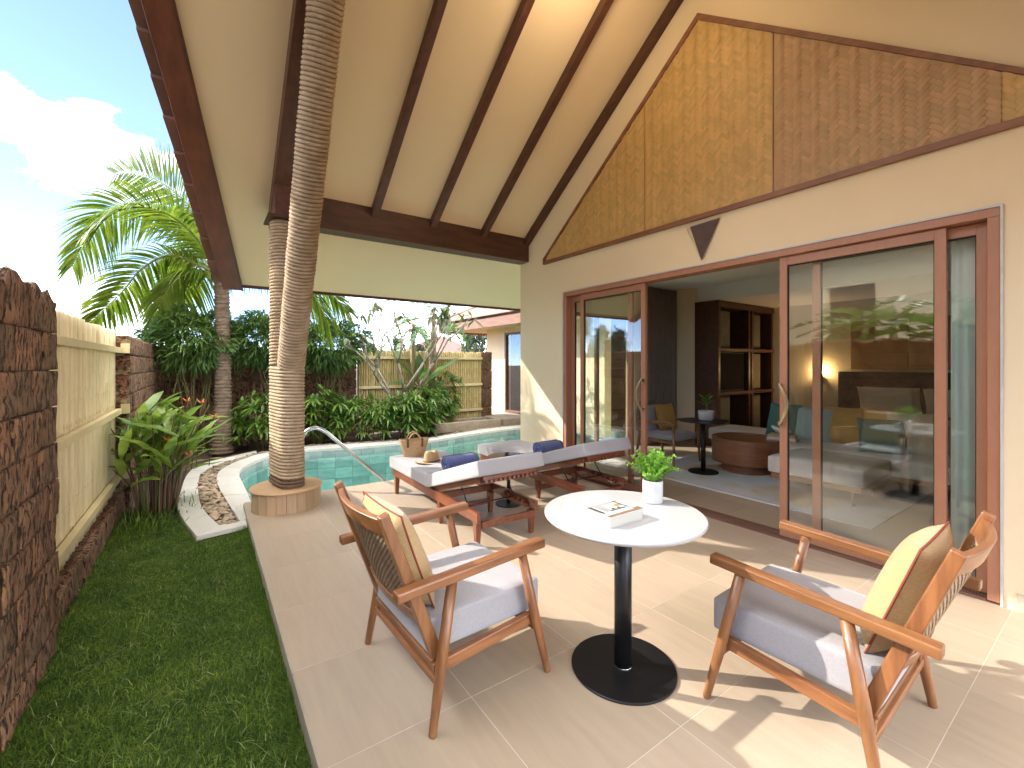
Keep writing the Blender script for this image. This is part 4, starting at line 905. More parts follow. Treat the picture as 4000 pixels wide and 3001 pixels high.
CH2 = armchair('cane-backed wooden armchair on the side of the pedestal table away from the pool', (2.165, .765, 0), R(91.8))
def chair_pillow(ch, label):
    T = Matrix.Translation(ch.location)@Matrix.Rotation(ch.rotation_euler[2], 4, 'Z')@Matrix.Translation((-.255, 0, .622))@Matrix.Rotation(-.34, 4, 'Y')@Matrix.Rotation(R(90), 4, 'Y')@Matrix.Rotation(R(90), 4, 'Z')
    return pillow('cushion', 'yellow_fabric', (.45, .45), .145, None, 'piping', T, n=16, label=label)
chair_pillow(CH1, 'mustard linen cushion with red piping on the armchair backing the lawn')
chair_pillow(CH2, 'mustard linen cushion with red piping on the armchair facing the pool')
# pedestal table
t = thing('pedestal_table', 'round white table on a black pedestal between the two armchairs', 'table', (1.65, 1.435, 0))
b = MB(); b.lathe([(.05, .722), (.366, .7225), (.375, .732), (.3755, .738), (.372, .742), (.05, .742)], (1.65, 1.435, 0), 96); b.build('table_top', 'white_top', t)
b = MB(); b.tube([(1.65, 1.435, .011), (1.65, 1.435, .7215)], .041, 40); b.build('post', 'black_satin', t, True)
b = MB(); b.lathe([(.244, .0), (.245, .002), (.245, .009), (.243, .011), (.05, .012)], (1.65, 1.435, 0), 80); b.build('base_plate', 'black_satin', t)
b = MB(); b.lathe([(.043, .0115), (.045, .013), (.043, .016)], (1.65, 1.435, 0), 40, cap=False); b.build('collar', 'steel', t, True)
# book: cover blocks, pages and the printed photograph of a room on its jacket
t = thing('book', 'thick white coffee-table book with a room photograph on its cover', 'book', (1.548, 1.465, .742))
def bk(n_, m, *q, par=t, bev=0): b = MB(); b.bx(*q); return b.build(n_, m, par, bevel=bev)
bk('cover', 'cover_white', 1.436, 1.660, 1.320, 1.612, .7422, .7455); bk('pages', 'paper', 1.440, 1.656, 1.324, 1.600, .7455, .7745)
bk('upper_pages', 'paper', 1.440, 1.656, 1.324, 1.606, .7765, .7865); bk('cover', 'cover_white', 1.437, 1.658, 1.322, 1.610, .7745, .7765); jk = bk('jacket', 'cover_white', 1.436, 1.660, 1.320, 1.612, .7865, .7895)
bk('spine', 'cover_white', 1.4352, 1.4392, 1.3215, 1.6105, .7456, .7864)
for (m, c) in (('print_wall', (.42, .39, .37)), ('print_floor', (.30, .17, .09)), ('print_sofa', (.66, .65, .63)), ('print_dark', (.045, .04, .04)), ('print_light', (.72, .72, .71)), ('print_gold', (.42, .30, .12)), ('print_grey', (.60, .60, .60))): mat(m, c, tuple(x*.75 for x in c), rough=.35, scale=40)
# (x toward the house, y away): picture fills the half of the jacket on the terrace side
X0, X1, Y0, Y1 = 1.4375, 1.6585, 1.322, 1.478
def pr_(m, x0, x1, y0, y1, z): bk('printed_area', m, X0+(X1-X0)*x0, X0+(X1-X0)*x1, Y0+(Y1-Y0)*y0, Y0+(Y1-Y0)*y1, .7895, .7895+z, par=jk)
pr_('print_wall', 0, 1, 0, 1, .0002); pr_('print_floor', 0, 1, 0, .13, .0004); pr_('print_light', 0.0, .3, .13, .34, .0004); pr_('print_dark', .06, .12, .30, .95, .0005); pr_('print_light', .14, .18, .25, .90, .0005); pr_('print_sofa', .25, .80, .14, .36, .0006); pr_('print_dark', .30, .74, .34, .40, .0008)
pr_('print_light', .38, .86, .46, .86, .0005); pr_('print_dark', .42, .50, .44, .52, .0008); pr_('print_dark', .58, .66, .44, .52, .0008); pr_('print_gold', .60, .80, .56, .74, .0007); pr_('print_dark', .80, .84, .38, .98, .0008); pr_('print_light', .88, .97, .2, .9, .0005); pr_('print_floor', .84, 1., .0, .22, .0009)
for k in range(9):
    if k != 4: bk('printed_letter', 'print_grey', 1.575+.0075*k, 1.580+.0075*k, 1.560, 1.5645, .7895, .7897, par=jk)
# fern pot
t = thing('potted_fern', 'crinkled bright green fern in a white ceramic pot on the table', 'plant', (1.895, 1.452, .742))
b = MB(); b.lathe([(.044, .742), (.049, .745), (.0505, .755), (.0505, .852), (.049, .857), (.046, .857), (.044, .85), (.010, .848)], (1.895, 1.452, 0), 48); b.build('pot', 'ceramic', t, True); b = MB(); b.lathe([(.0438, .842), (.03, .852), (.004, .856)], (1.895, 1.452, 0), 24); b.build('soil', 'soil', t, True)
V, F = [], []
for k in range(40):
    q_ = (k+.5)/40; a = k*2.399+rnd.uniform(-.3, .3); L_ = rnd.uniform(.10, .175)*(1.1-.25*q_); lean = .12+.95*q_**1.2+rnd.uniform(-.1, .1); n = 26; s = len(V); ph = rnd.uniform(0, 6); wr = rnd.uniform(.010, .016); px, py = .028*q_*math.cos(a), .028*q_*math.sin(a); curl = rnd.uniform(.2, 1.1)
    p = Vector((1.895+px, 1.452+py, .848)); hd = Vector((math.cos(a), math.sin(a), 0))
    for i in range(n+1):
        u = i/n; th = lean*(.5+.8*u)+curl*max(0, u-.62)*2.2; d = hd*math.sin(th)+Vector((0, 0, math.cos(th))); p = p+d*L_/n; sd = Vector((-math.sin(a), math.cos(a), 0)); up = d.cross(sd); hw = wr*(.35+.9*math.sin(math.pi*min(1, .06+u*.9))**.8)
        for q in (-1, -.5, 0, .5, 1):
            V.append(tuple(p+sd*hw*q*(1+.22*math.sin(i*1.25+ph))+up*(.011*q*q*math.sin(i*1.7+ph+(1.9 if q < 0 else 0)))+Vector((0, 0, .004*abs(q)))))
    for i in range(n):
        for j in range(4): F.append((s+5*i+j, s+5*i+j+1, s+5*i+6+j, s+5*i+5+j))
nmesh('fronds', V, F, 'fern', t, True)
# ------------------------------------------------------------------ sun loungers
def lounger(label, loc):
    t = thing('sun_lounger', label, 'sun lounger', loc, 0, 'sun loungers by the pool')
    def B(b, name, m='red_teak', bev=.003, sm=False): return b.build(name, m, t, sm, bev, world=False)
    for s in (1, -1):
        b = MB(); b.bx(s*.285-.0155, s*.285+.0155, -.93, .96, .205, .287); B(b, 'side_rail')
        for y in (-.875, -.215, .90):
            b = MB(); v = []
            for (z, a, c) in ((0, .017, .017), (.2045 if y != -.215 else .2045, .026, .030)):
                for (p, q) in ((-1, -1), (1, -1), (-1, 1), (1, 1)): v.append((s*.268+p*a, y+q*c, z))
            b.hexa(v); B(b, 'leg')
        b = MB(); b.bx(s*.254-.0152, s*.254+.0152, -.83, -.45, .212, .245); r = B(b, 'rack_bar')
        for k in range(5): n_ = MB(); n_.bx(s*.254-.0150, s*.254+.0150, -.80+.072*k, -.765+.072*k, .2451, .268); n_.build('rack_tooth', 'red_teak', r, world=False)
        for y in (-.80, -.765):
            q = MB(); q.tube([(s*.2390, y, .226), (s*.2365, y, .226)], .006, 8); q.build('bolt', 'steel', r, world=False)
    for (y, z0, z1) in ((-.90, .150, .204), (.93, .21, .28), (-.215, .215, .275), (-.215, .09, .14)):
        b = MB(); b.bx(-.2685 if z0 > .2 else -.245, .2685 if z0 > .2 else .245, y-.014, y+.014, z0, z1); B(b, 'cross_rail')
    for k in range(9): b = MB(); b.bx(-.268, .268, -.03+.108*k, .035+.108*k, .266, .2865); B(b, 'slat')
    ang = R(17.6); T = Matrix.Translation((0, -.055, .292))@Matrix.Rotation(-ang, 4, 'X')       # backrest rises toward -y
    bf = MB()
    for s in (1, -1): bf.bx(s*.262-.016, s*.262+.016, -.90, .0, -.049, -.003, T)
    bf.bx(-.245, .245, -.90, -.87, -.045, -.005, T); bf.bx(-.245, .245, -.03, .0, -.045, -.005, T); back = B(bf, 'backrest_frame')
    for k in range(13):
        b = MB(); x = -.225+.0375*k; b.bx(x-.012, x+.012, -.87, -.03, -.022, -.004, T); b.build('back_slat', 'red_teak', back, world=False, bevel=.002)
    hd = MB(); hd.bx(-.262, .262, -.945, -.901, -.034, -.002, T); hd.build('head_rail', 'red_teak', back, world=False, bevel=.003)
    for k in range(12): b = MB(); x = -.24+.0436*k; b.bx(x-.013, x+.013, -.952, -.92, -.058, -.0342, T); b.build('head_block', 'red_teak', back, world=False, bevel=.002)
    c = MB(); c.cushion(.325, .520, .061, .016, .008, 10, Matrix.Translation((0, .47, .351))); m1 = c.build('mattress', 'light_fabric', t, True, world=False)
    c = MB(); c.cushion(.325, .495, .061, .016, .008, 10, T@Matrix.Translation((0, -.497, .062))); m2 = c.build('back_mattress', 'light_fabric', t, True, world=False)
    for s in (1, -1):
        p = T@Vector((s*.235, -.50, -.03)); b = MB(); b.tube([tuple(p), (s*.235, -.665, .272)], .0055, 8); b.build('strut', 'black', t, True, world=False)
    b = MB(); b.tube([(-.235, -.665, .272), (.235, -.665, .272)], .0055, 8); b.build('strut', 'black', t, True, world=False)
    return t
lounger('sun lounger holding the straw bag and hat, by the pool', (2.045, 3.905, 0))
lounger('sun lounger with only a blue towel, beside the sliding glass door', (3.245, 3.985, 0))
def towel(label, x, y, z, rz):
    b = MB(); V, F = [], []; n = 84; turns = 4.2; L_ = .34
    for i in range(n+1):
        a = 2*math.pi*turns*i/n; r = .010+.064*(i/n)**.85+.0008*math.sin(a*2.3)
        for k in range(7):
            u = -1+2*k/6; e = L_/2*u+.004*math.sin(i*.5+k); V.append((e, r*math.cos(a)*1.06, r*math.sin(a)*.94+.0012*math.sin(7*u+a*3)))
    for i in range(n):
        for k in range(6): F.append((i*7+k, i*7+k+1, (i+1)*7+k+1, (i+1)*7+k))
    o = nmesh('towel', V, F, 'towel', None, True); o.location = (x, y, z); o.rotation_euler = (0, 0, rz); s = o.modifiers.new('thick', 'SOLIDIFY'); s.thickness = .011; s.offset = -1
    return tag(o, label, 'towel', 'rolled blue towels')
towel('rolled blue towel on the lounger with the straw hat', 2.075, 3.865, .489, R(3)); towel('rolled blue towel on the lounger beside the glass door', 3.265, 3.945, .489, R(3))
# straw hat
t = thing('straw_hat', 'natural straw hat with a brown band lying on the lounger', 'hat', (1.985, 4.345, .412))
b = MB(); n = 56; V, F = [], []
prof = [(.178, .016), (.172, .008), (.140, .004), (.105, .006), (.087, .012), (.083, .030), (.080, .060), (.074, .092), (.062, .112), (.040, .116), (.018, .104), (.0, .098)]
for (r, z) in prof:
    for j in range(n):
        a = 2*math.pi*j/n; rr = r*(1+.10*math.cos(2*a)); zz = z
        if r > .09: zz += .016*math.cos(2*a)*(r-.09)/.09
        if z > .10: zz += .016*(abs(math.cos(a))-.5)
        if z > .05: rr *= 1-.10*max(0, math.cos(a-.6))**4*(z-.05)/.06
        V.append((rr*math.cos(a), rr*.86*math.sin(a), zz))
for i in range(len(prof)-1):
    for j in range(n): F.append((i*n+j, i*n+(j+1) % n, (i+1)*n+(j+1) % n, (i+1)*n+j))
o = nmesh('crown', V, F, 'straw', t, True, world=False); s = o.modifiers.new('thick', 'SOLIDIFY'); s.thickness = .003
b = MB(); b.tube([(.0945*math.cos(2*math.pi*j/40), .0745*math.sin(2*math.pi*j/40), .019) for j in range(40)], .005, 6, closed=True); b.build('band', 'leather', t, True, world=False)
b = MB(); b.lathe([(.006, -.004), (.006, .004)], (.07, -.062, .02), 10); b.build('buckle', 'metal_gold', t, world=False)
t.rotation_euler = (0, 0, .35)
# straw bag
t = thing('straw_bag', 'woven straw basket bag with rope handles and leather tabs on the lounger', 'bag', (1.945, 4.72, .410), -.25)
V, F = [], []; n = 64; rows_ = 22
for i in range(rows_+1):
    z = .19*i/rows_; fx, fy = .108+.052*(i/rows_)**.9, .068+.030*(i/rows_)
    for j in range(n):
        a = 2*math.pi*j/n; br = .0032*math.sin(j*math.pi/2+i*1.57)*(1 if i % 2 else -1); V.append(((fx+br)*math.cos(a), (fy+br)*math.sin(a), z+.006*math.cos(2*a)*(i/rows_)))
for i in range(rows_):
    for j in range(n): F.append((i*n+j, i*n+(j+1) % n, (i+1)*n+(j+1) % n, (i+1)*n+j))
o = nmesh('basket', V, F, 'straw', t, True, world=False); s = o.modifiers.new('thick', 'SOLIDIFY'); s.thickness = .004
b = MB(); b.tube([(.161*math.cos(2*math.pi*j/48), .099*math.sin(2*math.pi*j/48), .192+.006*math.cos(4*math.pi*j/48)) for j in range(48)], .006, 6, closed=True); b.build('rim', 'straw', t, True, world=False)
b = MB(); b.lathe([(.02, .004), (.105, .004)], (0, 0, 0), 24, 1, .63); b.build('bottom', 'straw', t, world=False)
for s in (1, -1):
    b = MB(); b.tube([(-.075+.15*k/14, s*(.088-.03*math.sin(math.pi*k/14)), .185+.085*math.sin(math.pi*k/14)**.7) for k in range(15)], .009, 8); b.build('handle', 'straw', t, True, world=False)
    for x in (-.078, .078): b = MB(); b.bar((x, s*.089, .120), (x, s*.094, .215), .022, .006, side=(1, 0, 0)); b.build('leather_tab', 'leather', t, world=False, bevel=.002)
# small round table between the loungers
t = thing('lounger_table', 'small black pedestal table with dark glass top between the loungers', 'table', (2.60, 3.79, 0))
b = MB(); b.lathe([(.135, 0), (.136, .010), (.03, .012)], (2.6, 3.79, 0), 48); b.build('base_plate', 'black', t); b = MB(); b.tube([(2.6, 3.79, .01), (2.6, 3.79, .487)], .019, 20); b.build('post', 'black', t, True); b = MB(); b.lathe([(.218, .487), (.222, .491), (.218, .495), (.01, .495)], (2.6, 3.79, 0), 56); b.build('table_top', 'bronze_glass', t)
# pool handrail
t = thing('pool_handrail', 'curved polished steel handrail leading into the pool', 'handrail', (.98, 5.60, -.05))
pa = crom([(.93, 5.62, -.9), (.93, 5.62, .2), (.935, 5.62, .50), (.965, 5.615, .645), (1.06, 5.60, .700), (1.17, 5.585, .66), (1.30, 5.57, .54), (1.62, 5.53, .22), (1.90, 5.49, -.06), (2.1, 5.47, -.26), (2.2, 5.46, -.5)], 8); b = MB(); b.tube(pa, .0215, 16); b.build('rail', 'steel', t, True)
# ------------------------------------------------------------------ plants
FW = Vector((.5720, .8202, 0)); RT = Vector((.8202, -.5720, 0))
def unitleaf(name, m, prof, wd, droop, fold, seg=8, wave=0., tear=0., seed=0):
    V, F = leaves(np.zeros((1, 3)), np.array([[1., 0, 0]]), 1., wd, droop, fold, seg, prof); r_ = random.Random(seed)
    if wave:
        for i in range(len(V)): V[i, 2] += wave*math.sin(V[i, 0]*14+seed)*abs(V[i, 1])*4
    if tear:                                             # split margins of a banana leaf
        V2, F2 = [], []
        n = 26; t = np.linspace(0, 1, n+1); pr = np.interp(t, np.linspace(0, 1, len(prof)), prof)*wd/2
        for i in range(n):
            for sgn in (-1, 1):
                k = len(V2); dz = r_.uniform(-1, 1)*tear; g = r_.uniform(0, .3) if r_.random() < .35 else 0
                a, b = t[i], t[i+1]; z = lambda u: -droop*u*u
                V2 += [(a, 0, z(a)), (b, 0, z(b)), (b-.25*g*(b-a)+.03, sgn*pr[i+1], z(b)+fold*pr[i+1]+dz*pr[i+1]), (a+.25*g*(b-a)+.03, sgn*pr[i], z(a)+fold*pr[i]+dz*pr[i])]; F2.append((k, k+1, k+2, k+3) if sgn > 0 else (k+3, k+2, k+1, k))
        V, F = np.array(V2), np.array(F2)
    o = nmesh(name, V, F, m, None, True); me = o.data; bpy.data.objects.remove(o); return me
def put_leaf(me, par, p, d, L_, roll=0., name='leaf'):
    o = bpy.data.objects.new(name, me); lin(o, par); d = Vector(d).normalized(); q = d.to_track_quat('X', 'Z')
    o.rotation_mode = 'QUATERNION'; o.rotation_quaternion = q@Euler((roll, 0, 0)).to_quaternion(); o.location = Vector(p)-wl(par); o.scale = (L_,)*3; return o
# coconut palm
PALM = thing('palm_tree', 'leaning coconut palm with ringed trunk in front of the back wall', 'palm tree', (.26, 9.2, -.1))
pts, rad = [], []; z = -.1; k = 0
while z < 3.02:
    u = (z+.1)/3.1; r = .128+.060*math.exp(-u*7)-.016*u; x = .26-.03*u+.035*math.sin(u*2.6); y = 9.2
    pts += [(x, y, z), (x, y, z+.034), (x, y, z+.042)]; rad += [r*.95, r*1.08, r*.92]; z += .060+.012*math.sin(k*1.7); k += 1
b = MB(); b.tube(pts, rad, 22); b.build('trunk', 'bark', PALM, True)
b = MB(); b.tube([(.245, 9.2, 2.90), (.24, 9.2, 3.02), (.235, 9.2, 3.22), (.23, 9.2, 3.42)], [.125, .165, .13, .05], 14); b.build('crown_shaft', 'bark_fibre', PALM, True)
PC = Vector((.245, 9.2, 3.0))
def frond(path, face, Lmax=.70, n=58, droop=.30, wd=.036, seed=0):
    """path: (lateral m, height m, depth m) offsets from the crown; face: 1 blade seen flat, 0 blade horizontal with hanging leaflets"""
    r_ = np.random.default_rng(seed); P3 = [PC+RT*a+FW*c+Vector((0, 0, h)) for (a, h, c) in path]; cur = resample(crom(P3, 10), 90)
    C = np.array([tuple(p) for p in cur]); T = np.gradient(C, axis=0); T /= np.linalg.norm(T, axis=1, keepdims=True)
    nrm = np.array(FW)*face+np.array([0, 0, 1.])*(1-face); nrm = nrm-0.0
    S = np.cross(T, nrm[None]); S /= np.linalg.norm(S, axis=1, keepdims=True); Nn = np.cross(S, T)
    P, D, Ln, U, Wd = [], [], [], [], []
    for sgn in (1, -1):
        for i in range(int(n*1.5)):
            u = .14+.85*(i/1.5+r_.uniform(-.2, .2))/n; k = min(89, int(u*89)); ang = np.interp(u, [.1, .5, 1], [1.28, 1.0, .45])+r_.normal(0, .06)
            d = S[k]*sgn*math.sin(ang)+T[k]*math.cos(ang)+Nn[k]*(.16+r_.normal(0, .05)); P.append(C[k]); D.append(d); U.append(Nn[k]+.25*S[k]*sgn)
            Ln.append(1.12*Lmax*np.interp(u, [.1, .35, .7, 1], [.62, 1, .85, .38])*r_.uniform(.9, 1.08)); Wd.append(wd*r_.uniform(.8, 1.15))
    V, F = leaves(np.array(P), np.array(D), np.array(Ln), np.array(Wd), droop, .45, 5, [.5, 1, .95, .75, .45, .05], np.array(U))
    o = nmesh('frond', V, F, 'palm_leaf', PALM)
    b = MB(); b.tube([tuple(p) for p in cur[::3]], [max(.004, .026*(1-i/30)) for i in range(len(cur[::3]))], 7); b.build('rachis', 'rachis', o, True)
def px2(*pp): return [((x-478)*(.86 if x < 478 else 1)/124., (590-y)/124., d) for (x, y, d) in pp]
frond(px2((476, 590, 0), (450, 500, 0), (405, 440, -.1), (340, 395, -.15), (265, 372, -.1), (205, 372, 0)), .95, .85, 62, .05, seed=1)
frond(px2((474, 590, 0), (440, 520, -.1), (390, 470, -.3), (330, 455, -.45), (265, 470, -.5), (215, 525, -.5), (172, 590, -.5)), .55, .70, 60, .42, seed=2)
frond(px2((474, 592, 0), (445, 575, -.2), (395, 560, -.4), (340, 590, -.5), (290, 640, -.5), (195, 705, -.4)), .35, .60, 54, .45, seed=3)
frond(px2((474, 596, 0), (440, 570, .1), (395, 560, .3), (350, 590, .4), (300, 660, .5), (262, 720, .5)), .25, .72, 54, .75, seed=4)
frond(px2((474, 590, 0), (430, 560, .2), (380, 520, .5), (320, 500, .8), (270, 530, 1.0), (235, 600, 1.1)), .6, .68, 56, .4, seed=5)
frond(px2((478, 585, 0), (478, 500, .1), (470, 430, .2), (448, 370, .3), (418, 330, .4)), .6, .7, 50, .2, seed=6)
frond(px2((480, 590, 0), (500, 500, .2), (540, 440, .4), (600, 420, .6), (660, 450, .8)), .7, .75, 54, .3, seed=7)
frond(px2((480, 592, 0), (530, 545, -.2), (590, 540, -.4), (655, 575, -.5), (705, 640, -.5), (735, 700, -.5)), .35, .75, 56, .6, seed=8)
frond(px2((482, 590, 0), (530, 560, .5), (580, 560, 1.0), (630, 590, 1.4), (680, 650, 1.7)), .4, .75, 54, .5, seed=9)
frond(px2((478, 592, 0), (470, 530, -.5), (455, 500, -1.0), (430, 510, -1.5), (405, 560, -1.8)), .2, .7, 50, .45, seed=10)
frond(px2((478, 592, 0), (490, 520, .8), (500, 480, 1.5), (510, 490, 2.1)), .2, .7, 50, .4, seed=11)
frond(px2((474, 598, 0), (455, 590, -.15), (430, 592, -.3), (398, 620, -.4), (372, 670, -.45)), .3, .50, 40, .9, seed=12)
# clumping bamboo along the back wall
def bamboo_clump(label, x, y, rx_, rz, zc, n, seed):
    r_ = np.random.default_rng(seed); t = thing('bamboo_shrub', label, 'shrub', (x, y, -.1), group='bamboo shrubs at the back wall')
    b = MB()
    for k in range(11):
        bx_ = x+r_.normal(0, rx_*.35); tx = x+r_.uniform(-1, 1)*rx_*.8; ty = y+r_.uniform(-.35, .3); b.tube([(bx_, y+r_.uniform(-.06, .06), -.1), (bx_*.6+tx*.4, y*.6+ty*.4, zc*.55), (tx, ty, zc+rz*r_.uniform(.2, .8))], [.012, .010, .004], 6)
    b.build('canes', 'stem_green', t, True)
    m = n//6; th = r_.uniform(0, 6.283, m); ph = np.arccos(r_.uniform(-1, 1, m)); rr = r_.uniform(.35, 1, m)**.5
    lump = 1+.22*np.sin(3*th+seed)*np.sin(2*ph)+.15*np.sin(7*th+ph*4)
    c = np.c_[x+rx_*rr*lump*np.sin(ph)*np.cos(th), y-.08+.42*rr*lump*np.sin(ph)*np.sin(th), zc+rz*rr*lump*np.cos(ph)]
    out = c-np.array([x, y, zc-rz*.3]); out /= np.linalg.norm(out, axis=1, keepdims=True)
    P = np.repeat(c, 6, 0); D = np.repeat(out, 6, 0)+r_.normal(0, .55, (m*6, 3)); D[:, 2] -= .25
    V, F = leaves(P, D, r_.uniform(.11, .20, m*6), r_.uniform(.017, .028, m*6), .25, .3, 3, [.3, 1, .7, .03], jit=.5); nmesh('foliage', V, F, 'bamboo_leaf', t)
    # spiky shoots against the sky
bamboo_clump('dense bamboo shrub between the side wall and the palm trunk', -.16, 9.50, .66, .48, 1.90, 7200, 1)
bamboo_clump('dense bamboo shrub between the palm trunk and the rope column', .96, 9.58, .62, .47, 1.92, 6600, 2)
bamboo_clump('looser bamboo shrub hanging over the wall toward the bamboo fence', 2.10, 9.55, .72, .46, 1.86, 7000, 3)
# lady palms in a row behind the pool
def lady_palm(label, x, y, h, rad_, seed, n=38):
    h *= 1.16
    r_ = np.random.default_rng(seed); t = thing('lady_palm', label, 'shrub', (x, y, -.1), group='lady palms behind the pool'); b = MB(); P, D, Ln, Wd = [], [], [], []
    for k in range(n):
        a = r_.uniform(0, 6.283); q = r_.uniform(.1, 1)**.6; hx = h*r_.uniform(.22, 1.0)*(1-.25*q); tip = np.array([x+rad_*q*math.cos(a), y+rad_*.8*q*math.sin(a), -.1+hx+.05])
        if k % 3 == 0: b.tube([(x+.12*q*math.cos(a), y+.12*q*math.sin(a), -.1), (x+rad_*.5*q*math.cos(a), y+rad_*.4*q*math.sin(a), hx*.5), tuple(tip)], [.008, .006, .004], 5)
        ax = np.array([math.cos(a)*q*.8, math.sin(a)*q*.8, .55]); ax /= np.linalg.norm(ax); e1 = np.cross(ax, [0, 0, 1.])
        if np.linalg.norm(e1) < .05: e1 = np.array([1., 0, 0])
        e1 /= np.linalg.norm(e1); e2 = np.cross(ax, e1); nl = r_.integers(8, 12)
        for j in range(nl):
            aa = 6.283*j/nl+r_.uniform(-.2, .2); tl = r_.uniform(.30, .95); D.append(ax*tl+(e1*math.cos(aa)+e2*math.sin(aa))*r_.uniform(.75, 1.0)); P.append(tip); Ln.append(r_.uniform(.18, .32)); Wd.append(r_.uniform(.034, .056))
    b.build('stems', 'stem_green', t, True); V, F = leaves(np.array(P), np.array(D), np.array(Ln), np.array(Wd), .38, .3, 4, [.35, .9, 1, .7, .05], jit=.15); nmesh('foliage', V, F, 'lady_leaf', t)
for k, (x, y, h, r, lab) in enumerate(((.90, 9.05, .88, .40, 'lady palm shrub beside the coconut palm trunk'), (1.42, 9.25, .80, .36, 'lady palm shrub just past the rope column toward the steel handrail'), (1.80, 9.12, .95, .36, 'lady palm shrub standing behind the top of the steel handrail'), (2.20, 9.14, .84, .34, 'lady palm shrub in front of the laterite wall end, by the bamboo fence edge'),
        (2.62, 9.0, .82, .32, 'lady palm shrub between the bamboo fence edge and the frangipani'), (3.02, 8.86, .76, .32, 'low lady palm shrub at the foot of the frangipani'), (3.45, 8.78, .86, .34, 'lady palm shrub overlapping the frangipani trunk'), (3.86, 8.80, .90, .36, 'lady palm shrub between frangipani and stone trough'), (4.30, 9.35, 1.05, .36, 'taller lady palm shrub beside the banana stem'), (4.78, 9.62, 1.18, .38, 'tallest lady palm shrub against the bamboo fence by the stone trough'), (.42, 9.45, .60, .30, 'small lady palm shrub in the shade behind the palm trunk'))):
    lady_palm(lab, x, y, h, r, 20+k)
# red-flowered heliconia clump
HEL = thing('heliconia', 'leafy heliconia clump with red flowers beside the bamboo fence', 'plant', (-.38, 5.95, -.11))
hm = [unitleaf('leaf', 'heli_leaf', [.12, .75, 1, .95, .7, .04], .19, .26*(.4+.35*k), .20, 8, .05, 0, k) for k in range(4)]
for k in range(50):
    a = rnd.uniform(0, 6.28); q = rnd.uniform(0, 1)**.6; x, y = -.39+.19*q*math.cos(a), 5.98+.36*q*math.sin(a); h = rnd.uniform(.45, 1.08); tx, ty = x+.28*q*math.cos(a)+rnd.uniform(-.02, .10), y+.22*q*math.sin(a)-rnd.uniform(-.02, .08)
    st = crom([(x, y, -.11), ((x*.7+tx*.3), (y*.7+ty*.3), h*.5), (tx, ty, h)], 4); b = MB(); b.tube(st, [.010-.0008*i for i in range(len(st))], 6); b.build('stem', 'stem_red' if k % 3 else 'stem_green', HEL, True)
    for j in range(rnd.choice((2, 3, 3))):
        u = (.55, .78, .98)[j] if j < 3 else 1; p = st[min(len(st)-1, int(u*(len(st)-1)))]; aa = a+rnd.uniform(-1.3, 1.3)+j*2.2
        if tx < -.5 and math.cos(aa) < 0: aa = math.pi-aa
        put_leaf(rnd.choice(hm), HEL, p, (math.cos(aa), math.sin(aa), rnd.uniform(.25, 1.7)), rnd.uniform(.36, .56), rnd.uniform(-.5, .5))
for (x, y, z) in ((-.15, 6.1, 1.02), (-.02, 6.05, 1.0), (-.06, 6.0, .80), (.10, 6.1, .82), (-.30, 5.7, .66), (-.12, 5.6, .50)):
    D = np.array([[math.cos(a), math.sin(a), .9] for a in (0, 1.2, 2.4, 3.6, 4.8)]); V, F = leaves(np.tile([[x, y, z]], (5, 1)), D, .085, .022, -.1, .5, 3, [.5, 1, .6, .03]); nmesh('flower', V, F, 'flower', HEL); b = MB(); b.tube([(x-.05, y-.02, .3), (x, y, z)], .004, 5); b.build('stem', 'stem_red', HEL, True)
b = MB(); V, F = leaves(np.c_[npr.normal(-.42, .16, 260), npr.normal(5.75, .30, 260), np.full(260, -.11)], np.c_[npr.normal(0, .35, 260), npr.normal(0, .35, 260), np.ones(260)], npr.uniform(.08, .26, 260), .008, .3, .3, 3); stuff(nmesh('undergrowth', V, F, 'grass', HEL))
# frangipani with bare knuckled limbs
FR = thing('frangipani', 'nearly bare frangipani tree with grey forked limbs across the pool', 'tree', (3.62, 9.15, -.1))
fb_ = MB(); LP, LD = [], []; rf = random.Random(12)
def limb(p, d, L_, r, dep):
    mid = p+d*L_*.5+Vector((rf.uniform(-.05, .05), rf.uniform(-.05, .05), 0)); e = p+d*L_; fb_.tube([tuple(p), tuple(mid), tuple(e)], [r, r*.88, r*.80], 8)
    if dep == 0 or r < .007:
        if rf.random() < .75:
            for k in range(rf.randrange(3, 7)): LP.append(tuple(e)); LD.append((rf.uniform(-1, 1), rf.uniform(-1, 1), rf.uniform(-.7, .5)))
        return
    for k in range(2 if rf.random() < .8 else 3):
        nd = (d+Vector((rf.uniform(-.75, .75), rf.uniform(-.5, .5), rf.uniform(-.05, .45)))).normalized(); limb(e, nd, L_*rf.uniform(.62, .88), r*rf.uniform(.66, .78), dep-1)
for (x, dx, L_) in ((3.62, -.42, .85), (3.70, .16, 1.0), (3.66, -.12, .95)): limb(Vector((x, 9.15, -.1)), Vector((dx, 0, 1)).normalized(), L_, .042, 4)
fb_.build('limbs', 'bark_grey', FR, True); V, F = leaves(np.array(LP), np.array(LD), npr.uniform(.18, .30, len(LP)), npr.uniform(.06, .085, len(LP)), .25, .15, 5, [.15, .6, .95, 1, .6, .05]); nmesh('foliage', V, F, 'frangi_leaf', FR)
